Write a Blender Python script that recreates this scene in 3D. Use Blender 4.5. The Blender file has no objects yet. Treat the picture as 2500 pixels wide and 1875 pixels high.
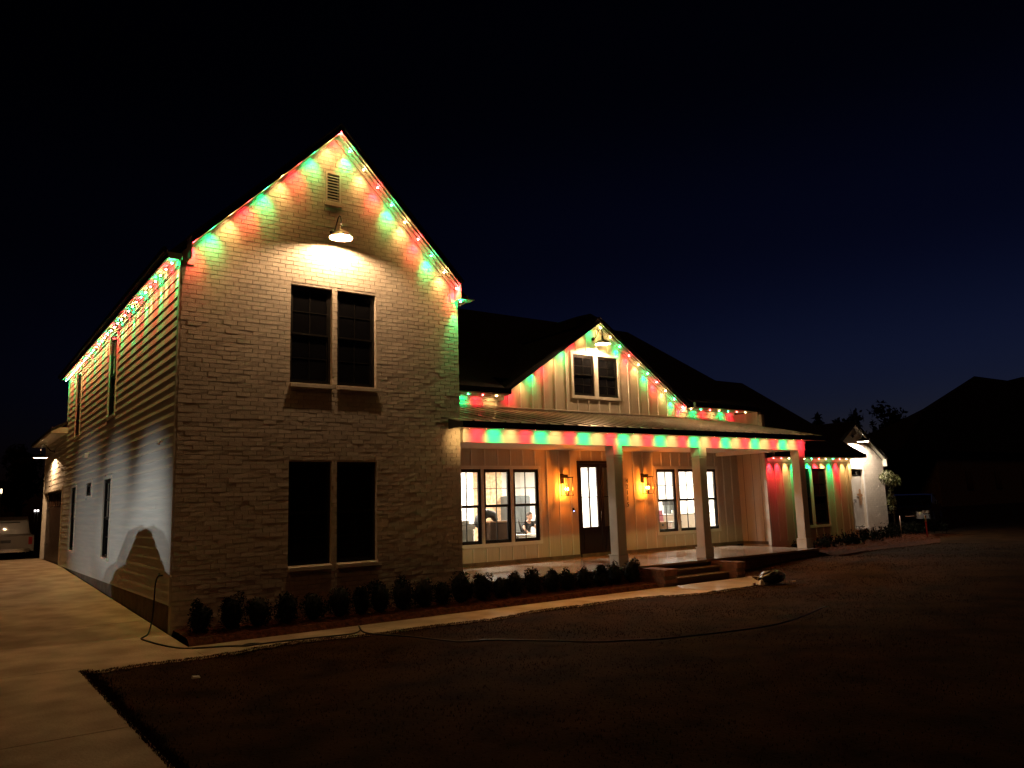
import bpy, math, random
import numpy as np
from mathutils import Vector, Matrix
random.seed(7)
R = math.radians
scene = bpy.context.scene
col = scene.collection

# ------------------------------------------------------------------ camera
cam_data = bpy.data.cameras.new("camera")
cam = bpy.data.objects.new("camera", cam_data)
col.objects.link(cam)
yaw, pitch, roll = 0.62942, 0.15186, -0.03144
fw = Vector((math.sin(yaw) * math.cos(pitch), math.cos(yaw) * math.cos(pitch), math.sin(pitch)))
rt0 = Vector((math.cos(yaw), -math.sin(yaw), 0))
up0 = rt0.cross(fw)
rt = rt0 * math.cos(roll) + up0 * math.sin(roll)
up = -rt0 * math.sin(roll) + up0 * math.cos(roll)
M = Matrix(((rt.x, up.x, -fw.x), (rt.y, up.y, -fw.y), (rt.z, up.z, -fw.z))).to_4x4()
M.translation = Vector((-3.19747, -14.2025, 1.5))
cam.matrix_world = M
cam_data.sensor_fit = 'HORIZONTAL'
cam_data.sensor_width = 36.0
cam_data.lens = 36.0 * 1909.466 / 2500.0
cam_data.clip_start = 0.05
cam_data.clip_end = 2000
scene.camera = cam

# ------------------------------------------------------------------ world: last dusk light on the right
world = bpy.data.worlds.new("World")
scene.world = world
world.use_nodes = True
wn = world.node_tree
bg = wn.nodes["Background"]
sky = wn.nodes.new("ShaderNodeTexSky")
sky.sky_type = 'NISHITA'
sky.sun_disc = False
sky.sun_elevation = R(-3.6)
sky.sun_rotation = R(75)
sky.altitude = 100
sky.air_density = 1.0
sky.dust_density = 0.6
sky.ozone_density = 3.0
tint = wn.nodes.new("ShaderNodeMixRGB")
tint.blend_type = 'MULTIPLY'
tint.inputs[0].default_value = 1.0
tint.inputs[2].default_value = (0.85, 0.80, 1.05, 1)
wn.links.new(sky.outputs[0], tint.inputs[1])
tc = wn.nodes.new("ShaderNodeTexCoord")
sep = wn.nodes.new("ShaderNodeSeparateXYZ")
wn.links.new(tc.outputs["Generated"], sep.inputs[0])
rz = wn.nodes.new("ShaderNodeValToRGB")
rz.color_ramp.interpolation = 'EASE'
els = rz.color_ramp.elements
els[0].position, els[0].color = 0.0, (1.25, 1.15, 1.0, 1)
els[1].position, els[1].color = 0.75, (0.10, 0.10, 0.10, 1)
for p_, v_ in ((0.14, (0.72, 0.72, 0.80, 1)), (0.32, (0.34, 0.34, 0.40, 1)), (0.50, (0.15, 0.15, 0.17, 1))):
    e_ = els.new(p_)
    e_.color = v_
wn.links.new(sep.outputs[2], rz.inputs[0])
dt = wn.nodes.new("ShaderNodeVectorMath")
dt.operation = 'DOT_PRODUCT'
dt.inputs[1].default_value = (0.97, 0.24, 0)
wn.links.new(tc.outputs["Generated"], dt.inputs[0])
mr_ = wn.nodes.new("ShaderNodeMapRange")
mr_.inputs[1].default_value = -0.1
mr_.inputs[2].default_value = 1.0
mr_.inputs[3].default_value = 0.22
mr_.inputs[4].default_value = 1.0
wn.links.new(dt.outputs["Value"], mr_.inputs[0])
m1 = wn.nodes.new("ShaderNodeMixRGB")
m1.blend_type = 'MULTIPLY'
m1.inputs[0].default_value = 1
wn.links.new(tint.outputs[0], m1.inputs[1])
wn.links.new(rz.outputs[0], m1.inputs[2])
m2 = wn.nodes.new("ShaderNodeMixRGB")
m2.blend_type = 'MULTIPLY'
m2.inputs[0].default_value = 1
wn.links.new(m1.outputs[0], m2.inputs[1])
wn.links.new(mr_.outputs[0], m2.inputs[2])
wn.links.new(m2.outputs[0], bg.inputs[0])
bg.inputs[1].default_value = 0.15

# weak soft sun added as warm fill, in place of distant street lighting
sd = bpy.data.lights.new("warm_fill", 'SUN')
sd.energy = 0.07
sd.angle = R(12)
sd.color = (1.0, 0.40, 0.12)
so = bpy.data.objects.new("warm_fill", sd)
so.rotation_euler = Vector((0.62, 0.42, -0.78)).to_track_quat('-Z', 'Y').to_euler()
col.objects.link(so)

scene.view_settings.view_transform = 'Standard'
scene.view_settings.look = 'None'
scene.view_settings.exposure = 0
scene.view_settings.gamma = 1
scene.view_settings.use_curve_mapping = False
scene.cycles.use_denoising = True
scene.cycles.max_bounces = 6
scene.cycles.diffuse_bounces = 3
scene.cycles.glossy_bounces = 3
scene.cycles.transmission_bounces = 4
scene.cycles.transparent_max_bounces = 10
scene.cycles.caustics_reflective = False
scene.cycles.caustics_refractive = False
scene.cycles.sample_clamp_indirect = 4
scene.cycles.sample_clamp_direct = 0
scene.cycles.use_light_tree = True

# ------------------------------------------------------------------ materials
MATS = {}


def mat(name, base, rough=0.7, metal=0.0, spec=0.4, var=0.12, vscale=6.0, bump=0.0, bscale=40.0,
        stretch=(1, 1, 1), c2=None, coat=0.0):
    m = bpy.data.materials.new(name)
    m.use_nodes = True
    nt = m.node_tree
    b = nt.nodes["Principled BSDF"]
    b.inputs["Roughness"].default_value = rough
    b.inputs["Metallic"].default_value = metal
    b.inputs["Specular IOR Level"].default_value = spec
    if coat:
        b.inputs["Coat Weight"].default_value = coat
    geo = nt.nodes.new("ShaderNodeNewGeometry")
    mp = nt.nodes.new("ShaderNodeMapping")
    mp.inputs["Scale"].default_value = stretch
    nt.links.new(geo.outputs["Position"], mp.inputs["Vector"])
    nz = nt.nodes.new("ShaderNodeTexNoise")
    nz.inputs["Scale"].default_value = vscale
    nz.inputs["Detail"].default_value = 5
    nt.links.new(mp.outputs[0], nz.inputs["Vector"])
    rp = nt.nodes.new("ShaderNodeValToRGB")
    a = tuple(max(0, c * (1 - var)) for c in base)
    z = tuple(min(1, c * (1 + var)) for c in (c2 or base))
    rp.color_ramp.elements[0].position = 0.32
    rp.color_ramp.elements[1].position = 0.68
    rp.color_ramp.elements[0].color = (*a, 1)
    rp.color_ramp.elements[1].color = (*z, 1)
    nt.links.new(nz.outputs[0], rp.inputs[0])
    nt.links.new(rp.outputs[0], b.inputs["Base Color"])
    if bump:
        n2 = nt.nodes.new("ShaderNodeTexNoise")
        n2.inputs["Scale"].default_value = bscale
        n2.inputs["Detail"].default_value = 6
        nt.links.new(mp.outputs[0], n2.inputs["Vector"])
        bp = nt.nodes.new("ShaderNodeBump")
        bp.inputs["Strength"].default_value = bump
        bp.inputs["Distance"].default_value = 0.02
        nt.links.new(n2.outputs[0], bp.inputs["Height"])
        nt.links.new(bp.outputs[0], b.inputs["Normal"])
    MATS[name] = m
    return m


def emis(name, c, s):
    m = bpy.data.materials.new(name)
    m.use_nodes = True
    nt = m.node_tree
    b = nt.nodes["Principled BSDF"]
    b.inputs["Base Color"].default_value = (0.8, 0.8, 0.8, 1)
    b.inputs["Emission Color"].default_value = (*c, 1)
    b.inputs["Emission Strength"].default_value = s
    MATS[name] = m
    return m


def glass(name, tint_=(0.95, 0.97, 0.96), rough=0.0):
    m = bpy.data.materials.new(name)
    m.use_nodes = True
    nt = m.node_tree
    nt.nodes.clear()
    out = nt.nodes.new("ShaderNodeOutputMaterial")
    mx = nt.nodes.new("ShaderNodeMixShader")
    tr = nt.nodes.new("ShaderNodeBsdfTransparent")
    gl = nt.nodes.new("ShaderNodeBsdfGlossy")
    fr = nt.nodes.new("ShaderNodeFresnel")
    fr.inputs[0].default_value = 1.45
    tr.inputs[0].default_value = (*tint_, 1)
    gl.inputs["Roughness"].default_value = rough
    nt.links.new(fr.outputs[0], mx.inputs[0])
    nt.links.new(tr.outputs[0], mx.inputs[1])
    nt.links.new(gl.outputs[0], mx.inputs[2])
    nt.links.new(mx.outputs[0], out.inputs[0])
    MATS[name] = m
    return m


mat('brick_paint', (0.66, 0.60, 0.51), 0.75, var=0.09, vscale=9, bump=0.22, bscale=45)
mat('mortar_paint', (0.60, 0.54, 0.46), 0.85, var=0.12, vscale=12, bump=0.2, bscale=50)
mat('raw_brick', (0.20, 0.095, 0.06), 0.85, var=0.35, vscale=7, bump=0.5, bscale=40)
mat('siding', (0.63, 0.61, 0.56), 0.55, var=0.07, vscale=3, bump=0.12, bscale=14, stretch=(1, 0.25, 6))
mat('board', (0.56, 0.49, 0.39), 0.6, var=0.06, vscale=4, bump=0.1, bscale=12, stretch=(6, 6, 0.4))
mat('trim', (0.70, 0.67, 0.60), 0.5, var=0.05, vscale=5, bump=0.05)
mat('shingle', (0.022, 0.018, 0.016), 0.9, var=0.4, vscale=25, bump=0.6, bscale=60)
mat('metal_roof', (0.52, 0.46, 0.39), 0.33, metal=0.75, var=0.12, vscale=2.0, bump=0.04, bscale=5)
mat('seam_shade_metal', (0.17, 0.15, 0.12), 0.5, metal=0.5, var=0.15, vscale=2.0)  # darker than the panels: shade on the rib sides put into the colour
mat('gutter_black', (0.012, 0.011, 0.010), 0.45, var=0.2)
mat('frame_black', (0.010, 0.009, 0.008), 0.35, var=0.2)
mat('dark_glass', (0.006, 0.006, 0.007), 0.04, spec=0.6, var=0.1, bump=0.03, bscale=1.6)
mat('wood_dark', (0.012, 0.007, 0.005), 0.35, var=0.4, vscale=8, stretch=(5, 5, 0.5), bump=0.15)
mat('garage_wood', (0.045, 0.022, 0.012), 0.4, var=0.4, vscale=8, stretch=(1, 4, 0.5), bump=0.2)
mat('concrete', (0.34, 0.255, 0.165), 0.8, var=0.13, vscale=1.7, bump=0.5, bscale=30, c2=(0.47, 0.37, 0.255))
mat('porch_concrete', (0.32, 0.25, 0.19), 0.20, spec=0.5, var=0.15, vscale=2.0, bump=0.08, bscale=10)
mat('wet_lit_concrete', (0.56, 0.48, 0.38), 0.22, spec=0.7, var=0.18, vscale=1.6, bump=0.10, bscale=8)  # wet gloss; base lightened to paint in the light patch by the steps
mat('foundation', (0.16, 0.12, 0.09), 0.9, var=0.3, vscale=4, bump=0.4)
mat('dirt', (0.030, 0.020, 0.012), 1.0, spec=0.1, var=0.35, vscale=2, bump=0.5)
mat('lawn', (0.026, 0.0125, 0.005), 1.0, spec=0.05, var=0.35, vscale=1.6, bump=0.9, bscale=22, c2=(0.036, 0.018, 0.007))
mat('grass', (0.036, 0.017, 0.007), 0.9, spec=0.1, var=0.4, vscale=3)
mat('mulch', (0.085, 0.030, 0.014), 1.0, spec=0.1, var=0.6, vscale=14, bump=1.0, bscale=35)
mat('straw', (0.17, 0.065, 0.028), 0.9, spec=0.1, var=0.4, vscale=10)
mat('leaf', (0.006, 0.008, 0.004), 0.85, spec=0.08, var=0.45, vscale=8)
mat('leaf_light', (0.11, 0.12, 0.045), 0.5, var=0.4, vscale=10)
mat('bark', (0.05, 0.035, 0.022), 0.9, var=0.4, vscale=15, bump=0.5)
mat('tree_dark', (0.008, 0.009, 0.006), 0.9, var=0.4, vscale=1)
mat('rubber', (0.012, 0.011, 0.011), 0.4, var=0.2)
mat('bronze', (0.045, 0.035, 0.028), 0.3, metal=0.8, var=0.2)
mat('enamel_white', (0.82, 0.80, 0.75), 0.3, var=0.02)
mat('galv', (0.45, 0.42, 0.38), 0.3, metal=0.9, var=0.15)
mat('room_white', (0.80, 0.78, 0.74), 0.6, var=0.03)
mat('room_shade', (0.62, 0.63, 0.58), 0.6, var=0.04)
mat('room_floor', (0.25, 0.15, 0.08), 0.35, var=0.25, vscale=3, stretch=(1, 8, 1))
mat('room_brick', (0.62, 0.42, 0.26), 0.8, var=0.35, vscale=10, bump=0.4)
mat('card', (0.34, 0.19, 0.10), 0.8, var=0.08)
mat('brown_box', (0.085, 0.045, 0.026), 0.8, var=0.12)
mat('steel_dark', (0.10, 0.11, 0.11), 0.35, metal=0.3, var=0.25, vscale=2)
mat('black_item', (0.02, 0.02, 0.02), 0.5, var=0.2)
mat('pink', (0.75, 0.28, 0.38), 0.6, var=0.06)
mat('grey_item', (0.25, 0.24, 0.23), 0.6, var=0.2)
mat('skin', (0.56, 0.33, 0.24), 0.6, var=0.05)
mat('hair', (0.035, 0.022, 0.015), 0.7, var=0.3)
mat('shirt_black', (0.018, 0.018, 0.020), 0.85, var=0.25)
mat('car_white', (0.20, 0.175, 0.15), 0.3, var=0.05, coat=0.5)
mat('car_dark', (0.012, 0.012, 0.014), 0.25, var=0.1, coat=0.6)
mat('tail_red', (0.25, 0.02, 0.02), 0.2, var=0.1)
mat('chrome', (0.8, 0.8, 0.8), 0.12, metal=1.0, var=0.02)
mat('bag_black', (0.02, 0.02, 0.02), 0.33, var=0.3, bump=0.8, bscale=9)
mat('plastic_film', (0.48, 0.45, 0.40), 0.35, var=0.08, vscale=3, bump=0.25, bscale=7, stretch=(2, 2, 0.7))
mat('gingerbread', (0.30, 0.16, 0.07), 0.8, var=0.15)
mat('stake', (0.55, 0.38, 0.30), 0.7, var=0.1)
mat('post_lit_red', (0.35, 0.02, 0.02), 0.3, var=0.1)
mat('number_black', (0.012, 0.009, 0.008), 0.5, var=0.1)
mat('joint', (0.10, 0.07, 0.05), 0.9, var=0.1)
LEDC = {'w': (1.0, 0.58, 0.20), 'r': (1.0, 0.022, 0.045), 'g': (0.0, 1.0, 0.24)}
emis('led_w', (1, 0.58, 0.20), 150)
emis('led_r', (1, 0.05, 0.06), 170)
emis('led_g', (0.03, 1.0, 0.3), 90)
emis('bright_w', (1, 0.58, 0.20), 360)
emis('bright_r', (1, 0.05, 0.06), 640)
emis('bright_g', (0.03, 1.0, 0.25), 400)
emis('bulb_warm', (1, 0.60, 0.31), 6200)
emis('bulb_white', (1, 0.80, 0.62), 12000)
emis('flame', (1.0, 0.62, 0.18), 120)
emis('ceiling_lamp', (1, 0.95, 0.86), 14)
emis('far_lamp', (1, 0.80, 0.5), 3)
emis('far_lamp_white', (1, 0.9, 0.9), 3)
emis('bell_blue', (0.25, 0.35, 1.0), 14)
glass('glass')
glass('lantern_glass', (1, 1, 1))

# ------------------------------------------------------------------ mesh helpers
WL = {}          # world location of every object


def setp(o, parent, loc):
    WL[o] = Vector(loc)
    if parent is not None:
        o.parent = parent
        o.location = Vector(loc) - WL[parent]
    else:
        o.location = loc


class MB:
    def __init__(self):
        self.v, self.f, self.s = [], [], []

    def add(self, vs, fs, smooth=False):
        n = len(self.v)
        self.v += [tuple(p) for p in vs]
        self.f += [tuple(i + n for i in f) for f in fs]
        self.s += [smooth] * len(fs)
        return self

    def box(self, x0, x1, y0, y1, z0, z1):
        if x0 > x1: x0, x1 = x1, x0
        if y0 > y1: y0, y1 = y1, y0
        if z0 > z1: z0, z1 = z1, z0
        return self.add([(x0, y0, z0), (x1, y0, z0), (x1, y1, z0), (x0, y1, z0),
                         (x0, y0, z1), (x1, y0, z1), (x1, y1, z1), (x0, y1, z1)],
                        [(0, 3, 2, 1), (4, 5, 6, 7), (0, 1, 5, 4), (1, 2, 6, 5), (2, 3, 7, 6), (3, 0, 4, 7)])

    def hexa(self, p):      # 8 points: bottom 4 then top 4, each loop same sense
        return self.add(p, [(0, 3, 2, 1), (4, 5, 6, 7), (0, 1, 5, 4), (1, 2, 6, 5), (2, 3, 7, 6), (3, 0, 4, 7)])

    def prism(self, poly, axis, a, b):
        """poly: list of 2-D points in the other two axes (order x,y,z without axis)"""
        n = len(poly)

        def mk(p, t):
            q = list(p)
            q.insert(axis, t)
            return tuple(q)
        vs = [mk(p, a) for p in poly] + [mk(p, b) for p in poly]
        fs = [tuple(range(n))[::-1], tuple(range(n, 2 * n))]
        fs += [(i, (i + 1) % n, n + (i + 1) % n, n + i) for i in range(n)]
        return self.add(vs, fs)

    def tube(self, pts, r, n=8, smooth=True):
        pts = [Vector(p) for p in pts]
        rs = r if isinstance(r, (list, tuple)) else [r] * len(pts)
        vs, fs = [], []
        ref = None
        for i, p in enumerate(pts):
            d = (pts[min(i + 1, len(pts) - 1)] - pts[max(i - 1, 0)]).normalized()
            if ref is None:
                ref = d.orthogonal().normalized()
            else:
                ref = (ref - d * ref.dot(d)).normalized()
            b = d.cross(ref)
            for k in range(n):
                a = 2 * math.pi * k / n
                vs.append(p + (ref * math.cos(a) + b * math.sin(a)) * rs[i])
        for i in range(len(pts) - 1):
            for k in range(n):
                fs.append((i * n + k, i * n + (k + 1) % n, (i + 1) * n + (k + 1) % n, (i + 1) * n + k))
        fs.append(tuple(range(n))[::-1])
        fs.append(tuple((len(pts) - 1) * n + k for k in range(n)))
        return self.add(vs, fs, smooth)

    def lathe(self, prof, c, n=24, smooth=True):
        vs, fs = [], []
        for (r, z) in prof:
            for k in range(n):
                a = 2 * math.pi * k / n
                vs.append((c[0] + r * math.cos(a), c[1] + r * math.sin(a), c[2] + z))
        for i in range(len(prof) - 1):
            for k in range(n):
                fs.append((i * n + k, i * n + (k + 1) % n, (i + 1) * n + (k + 1) % n, (i + 1) * n + k))
        return self.add(vs, fs, smooth)

    def ell(self, c, r, n=12, m=8):
        prof = [(max(1e-4, math.sin(math.pi * j / m)), -math.cos(math.pi * j / m)) for j in range(m + 1)]
        vs, fs = [], []
        for (a_, z) in prof:
            for k in range(n):
                a = 2 * math.pi * k / n
                vs.append((c[0] + r[0] * a_ * math.cos(a), c[1] + r[1] * a_ * math.sin(a), c[2] + r[2] * z))
        for i in range(m):
            for k in range(n):
                fs.append((i * n + k, i * n + (k + 1) % n, (i + 1) * n + (k + 1) % n, (i + 1) * n + k))
        return self.add(vs, fs, True)

    def build(self, name, material, parent=None, bevel=0.0, origin=None, **props):
        vs = np.array(self.v, float)
        if origin is None:
            origin = Vector(((vs[:, 0].min() + vs[:, 0].max()) / 2, (vs[:, 1].min() + vs[:, 1].max()) / 2, vs[:, 2].min()))
        else:
            origin = Vector(origin)
        me = bpy.data.meshes.new(name)
        me.from_pydata((vs - np.array(origin)).tolist(), [], self.f)
        me.polygons.foreach_set('use_smooth', self.s)
        me.validate()
        me.materials.append(MATS[material])
        o = bpy.data.objects.new(name, me)
        col.objects.link(o)
        setp(o, parent, origin)
        if bevel:
            bv = o.modifiers.new('bevel', 'BEVEL')
            bv.width = bevel
            bv.segments = 1
        for k, v in props.items():
            o[k] = v
        return o


def box(name, m, parent, *b, bevel=0.0, **props):
    return MB().box(*b).build(name, m, parent, bevel, **props)


def thing(name, label, cat, loc, group=None):
    o = bpy.data.objects.new(name, None)
    o.empty_display_size = 0.2
    col.objects.link(o)
    setp(o, None, loc)
    o['label'] = label
    o['category'] = cat
    if group:
        o['group'] = group
    return o


def inst(src, name, parent, loc, rot=None, scale=None):
    o = src.copy()
    o.name = name
    o.parent = None
    col.objects.link(o)
    setp(o, parent, loc)
    if rot is not None:
        o.rotation_euler = rot
    if scale is not None:
        o.scale = scale
    return o


def spot(parent, pos, d, w, color, size, blend=1.0, radius=0.012, name='led_and_fill_light'):
    l = bpy.data.lights.new(name, 'SPOT')
    l.energy = w
    l.color = color
    l.spot_size = R(size)
    l.spot_blend = blend
    l.shadow_soft_size = radius
    o = bpy.data.objects.new(name, l)
    col.objects.link(o)
    setp(o, parent, pos)
    o.rotation_euler = Vector(d).to_track_quat('-Z', 'Y').to_euler()
    return o


def point(parent, pos, w, color, radius=0.03, name='lamp_light'):
    l = bpy.data.lights.new(name, 'POINT')
    l.energy = w
    l.color = color
    l.shadow_soft_size = radius
    o = bpy.data.objects.new(name, l)
    col.objects.link(o)
    setp(o, parent, pos)
    return o


# local frames: F = front wall (u -> X, outward -> -Y), S = side wall (u -> Y, outward -> -X)
class Frame:
    def __init__(self, kind, plane):
        self.kind, self.plane = kind, plane

    def b(self, mb, u0, u1, n0, n1, z0, z1):
        if self.kind == 'F':
            return mb.box(u0, u1, self.plane - n1, self.plane - n0, z0, z1)
        return mb.box(self.plane - n1, self.plane - n0, u0, u1, z0, z1)

    def p(self, u, n, z):
        return Vector((u, self.plane - n, z)) if self.kind == 'F' else Vector((self.plane - n, u, z))


# ------------------------------------------------------------------ ground
def sm(a, b, x):
    t = min(1, max(0, (x - a) / (b - a)))
    return t * t * (3 - 2 * t)


def gz(x, y):
    z = -0.5
    if x < 2 and y > -1.25:
        z += 0.5 * min(1, (y + 1.25) / 16.2) * (1 - sm(0, 2, x))
    z += 0.22 * sm(12.8, 18, x) + 0.06 * sm(18, 26, x)
    z += 0.35 * sm(30, 60, x)
    return z


def sheet(name, m, xs, yfun, ny, dz, **props):
    vs, fs = [], []
    for i, x in enumerate(xs):
        y0, y1 = yfun(x)
        for j in range(ny + 1):
            t = j / ny
            y = y0 + (y1 - y0) * t
            vs.append((x, y, gz(x, y) + (dz(x, y) if callable(dz) else dz)))
    for i in range(len(xs) - 1):
        for j in range(ny):
            a = i * (ny + 1) + j
            fs.append((a, a + ny + 1, a + ny + 2, a + 1))
    mb = MB()
    mb.add(vs, fs, True)
    o = mb.build(name, m, None)
    for k, v in props.items():
        o[k] = v
    return o


g = MB()
gx = [-600, -200, -60, -20, -8, -4, -1.5, 0, 2, 6, 10, 12.8, 14, 15, 16, 17, 18, 20, 23, 26, 30, 35, 40, 50, 60, 200, 700]
gy = [-600, -200, -60, -20, -8, -4, -1.25, 0, 4, 8, 12, 15, 20, 60, 200, 700]
g.add([(x, y, gz(x, y) - 0.09) for x in gx for y in gy],
      [(i * len(gy) + j, (i + 1) * len(gy) + j, (i + 1) * len(gy) + j + 1, i * len(gy) + j + 1)
       for i in range(len(gx) - 1) for j in range(len(gy) - 1)], True)
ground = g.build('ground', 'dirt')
ground['kind'] = 'structure'

EDGE = {}


def path_near(x):
    k = round(x / 0.12)
    if k not in EDGE:
        EDGE[k] = random.uniform(-0.045, 0.045)
    base = -2.22 + 0.10 * math.sin(x * 1.1) - 0.06 * math.sin(x * 2.7 + 1)
    if x > 8.7:
        base -= 0.42 * sm(8.7, 10.4, x)
    if x > 12.2:
        base += 1.25 * sm(12.2, 13.7, x)
    return base + EDGE[k]


# driveway : slabs with control joints, path : slabs
drive = thing('driveway', 'pale concrete driveway beside the lap siding wall', 'driveway', (-4, 5, -0.5))
del drive['category'], drive['label']
drive['kind'] = 'structure'


def slab(parent, name, m, x0, x1, y0, y1, nx, ny, dz=0.0, thick=0.07, yl=None):
    mb = MB()
    vs = []
    for i in range(nx + 1):
        x = x0 + (x1 - x0) * i / nx
        for j in range(ny + 1):
            lo = yl(x) if yl else y0
            y = lo + (y1 - lo) * j / ny
            vs.append((x, y, gz(x, y) + dz))
    fs = [(i * (ny + 1) + j, (i + 1) * (ny + 1) + j, (i + 1) * (ny + 1) + j + 1, i * (ny + 1) + j + 1)
          for i in range(nx) for j in range(ny)]
    n = len(vs)
    vs += [(p[0], p[1], p[2] - thick) for p in vs]
    ring = [i * (ny + 1) for i in range(nx + 1)] + [nx * (ny + 1) + j for j in range(1, ny + 1)] + \
           [i * (ny + 1) + ny for i in range(nx - 1, -1, -1)] + [j for j in range(ny - 1, 0, -1)]
    fs += [(ring[i], ring[i] + n, ring[(i + 1) % len(ring)] + n, ring[(i + 1) % len(ring)]) for i in range(len(ring))]
    mb.add(vs, fs)
    return mb.build(name, m, parent)


ys = [-34, -29, -24, -19, -14, -9.5, -5.6, -1.9, 1.8, 5.6, 9.4, 13.2, 17.2, 21.3]
for a, b in zip(ys[:-1], ys[1:]):
    for xa, xb in ((-9.6, -5.2), (-5.19, -0.02)):
        hi = xb
        if b <= -1.8 and xb > -3:
            hi = -1.55
        slab(drive, 'slab', 'concrete', xa, hi, a + 0.009, b - 0.009, 2, 4)
walk = thing('front_walk', 'x', 'walk', (5, -1.7, -0.5))
del walk['category'], walk['label']
walk['kind'] = 'structure'
wx = [-1.55, -0.02, 1.5, 3.0, 4.5, 6.0, 7.5, 9.0, 10.5, 11.9, 13.5]
for a, b in zip(wx[:-1], wx[1:]):
    n = max(3, int((b - a) / 0.12))
    slab(walk, 'slab', 'wet_lit_concrete' if a > 10.4 else 'concrete', a + 0.004, b - 0.004, 0, -1.255, n, 3, 0.0, yl=lambda x: min(path_near(x) - 0.12, -1.5) if x > -1.5 else -2.3)


# lawn (slightly higher than the paving, ragged edge)
def lawn_edge(x):
    if x < 13.4:
        return path_near(x)
    if x < 18.1:
        return -0.45 - 0.5 * sm(18.1, 13.4, x) if False else -0.43
    return -0.75 + 0.12 * math.sin(x * 1.3) + 0.9 * sm(24, 30, x) * 3


def lawn_z(x, y):
    e = lawn_edge(x)
    d = min(e - y, x + 1.55)
    return -0.035 + 0.03 * min(1, max(0, d) / 0.15) + 0.004 * math.sin(x * 2.1 + y * 1.3)


lx = [-1.55 + 0.12 * i for i in range(int((30 + 1.55) / 0.12))] + [31, 33, 36, 40, 46, 55, 70, 100]
vs, fs = [], []
rows = [0, 0.06, 0.14, 0.3, 0.6, 1, 1.5, 2.2, 3, 4, 5.2, 6.6, 8.2, 10, 13, 20, 35]
for i, x in enumerate(lx):
    e = lawn_edge(x)
    for j, dd in enumerate(rows):
        xx = x
        if i == 0:
            xx = -1.56 + 0.03 * math.sin(dd * 9) + random.uniform(-.02, .02)
            if dd < 0.15:
                xx = -1.50
        y = e - dd
        vs.append((xx, y, gz(xx, y) + lawn_z(xx, y)))
nr = len(rows)
for i in range(len(lx) - 1):
    for j in range(nr - 1):
        a = i * nr + j
        fs.append((a, a + 1, a + nr + 1, a + nr))
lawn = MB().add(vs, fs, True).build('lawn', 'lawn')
lawn['kind'] = 'structure'

# grass blades: dense along the edges, thinner over the nearer lawn
rng = np.random.default_rng(3)
bl_v, bl_f = [], []


def blade(x, y, h, w=0.008):
    z = gz(x, y) - 0.005
    a = rng.uniform(0, 6.28)
    lx_, ly_ = math.cos(a) * w, math.sin(a) * w
    tx, ty = rng.normal(0, h * 0.5), rng.normal(0, h * 0.5)
    n = len(bl_v)
    bl_v.extend([(x - lx_, y - ly_, z - 0.02), (x + lx_, y + ly_, z - 0.02), (x + tx, y + ty, z + h)])
    bl_f.append((n, n + 1, n + 2))


for _ in range(30000):
    x = rng.uniform(-1.5, 20)
    y = lawn_edge(x) + 0.03 - abs(rng.normal(0, 0.12))
    blade(x, y, rng.uniform(0.012, 0.03))
for _ in range(16000):
    y = rng.uniform(-14, -2.1)
    x = -1.56 + abs(rng.normal(0, 0.07)) - 0.03
    blade(x, y, rng.uniform(0.012, 0.03))
for _ in range(70000):
    x = rng.uniform(-1.5, 24)
    y = lawn_edge(x) - 10 * rng.uniform(0, 1) ** 1.3
    blade(x, y, rng.uniform(0.01, 0.025), 0.01)
gr = MB().add(bl_v, bl_f).build('grass', 'grass')
gr['kind'] = 'stuff'
gr['label'] = 'short dormant brown grass of the front lawn'
gr['category'] = 'grass'

# mulch beds
def bed(name, xs, y0, y1, z):
    vs, fs = [], []
    ny = 8
    for x in xs:
        for j in range(ny + 1):
            t = j / ny
            y = y0(x) + (y1(x) - y0(x)) * t
            hump = 0.06 * math.sin(math.pi * min(1, t * 1.0)) ** 0.5
            vs.append((x, y, gz(x, y) + z + hump + random.uniform(-.014, .014) + (0 if 0 < j < ny else -0.09)))
    for i in range(len(xs) - 1):
        for j in range(ny):
            a = i * (ny + 1) + j
            fs.append((a, a + ny + 1, a + ny + 2, a + 1))
    o = MB().add(vs, fs).build(name, 'mulch')
    o['kind'] = 'structure'
    return o


bed('mulch_bed', [0.02 + 0.13 * i for i in range(80)], lambda x: -1.2, lambda x: 0.02 if x < 5.7 else -0.41, 0.04)
bed('mulch_bed', [18.05 + 0.2 * i for i in range(55)], lambda x: -0.75 + 0.12 * math.sin(x * 1.3) + 0.9 * sm(24, 30, x) * 3, lambda x: 3.2, 0.03)
sv, sf = [], []
for _ in range(9000):
    x = rng.uniform(0.1, 10.3)
    y = rng.uniform(-1.17, -0.02 if x < 5.7 else -0.43)
    if rng.uniform() < 0.3:
        x, y = rng.uniform(18.1, 27), rng.uniform(-0.7, 1.5)
    z = gz(x, y) + 0.10 + rng.uniform(0, 0.02)
    a, L = rng.uniform(0, 6.28), rng.uniform(0.04, 0.12)
    dx, dy, dz = math.cos(a) * L, math.sin(a) * L, rng.normal(0, 0.025)
    w = 0.0025
    n = len(sv)
    sv += [(x, y, z), (x + dx, y + dy, z + dz), (x + dx, y + dy, z + dz + 2 * w), (x, y, z + 2 * w)]
    sf.append((n, n + 1, n + 2, n + 3))
st = MB().add(sv, sf).build('pine_straw', 'straw')
st['kind'] = 'stuff'
st['label'] = 'reddish pine straw strewn over the planting beds'
st['category'] = 'pine straw'

# ------------------------------------------------------------------ the house
W = 5.73
XC = W / 2
house = thing('house', 'white brick farmhouse with black roofs outlined by red and green lights', 'house', (9, 6, -0.5))

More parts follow.
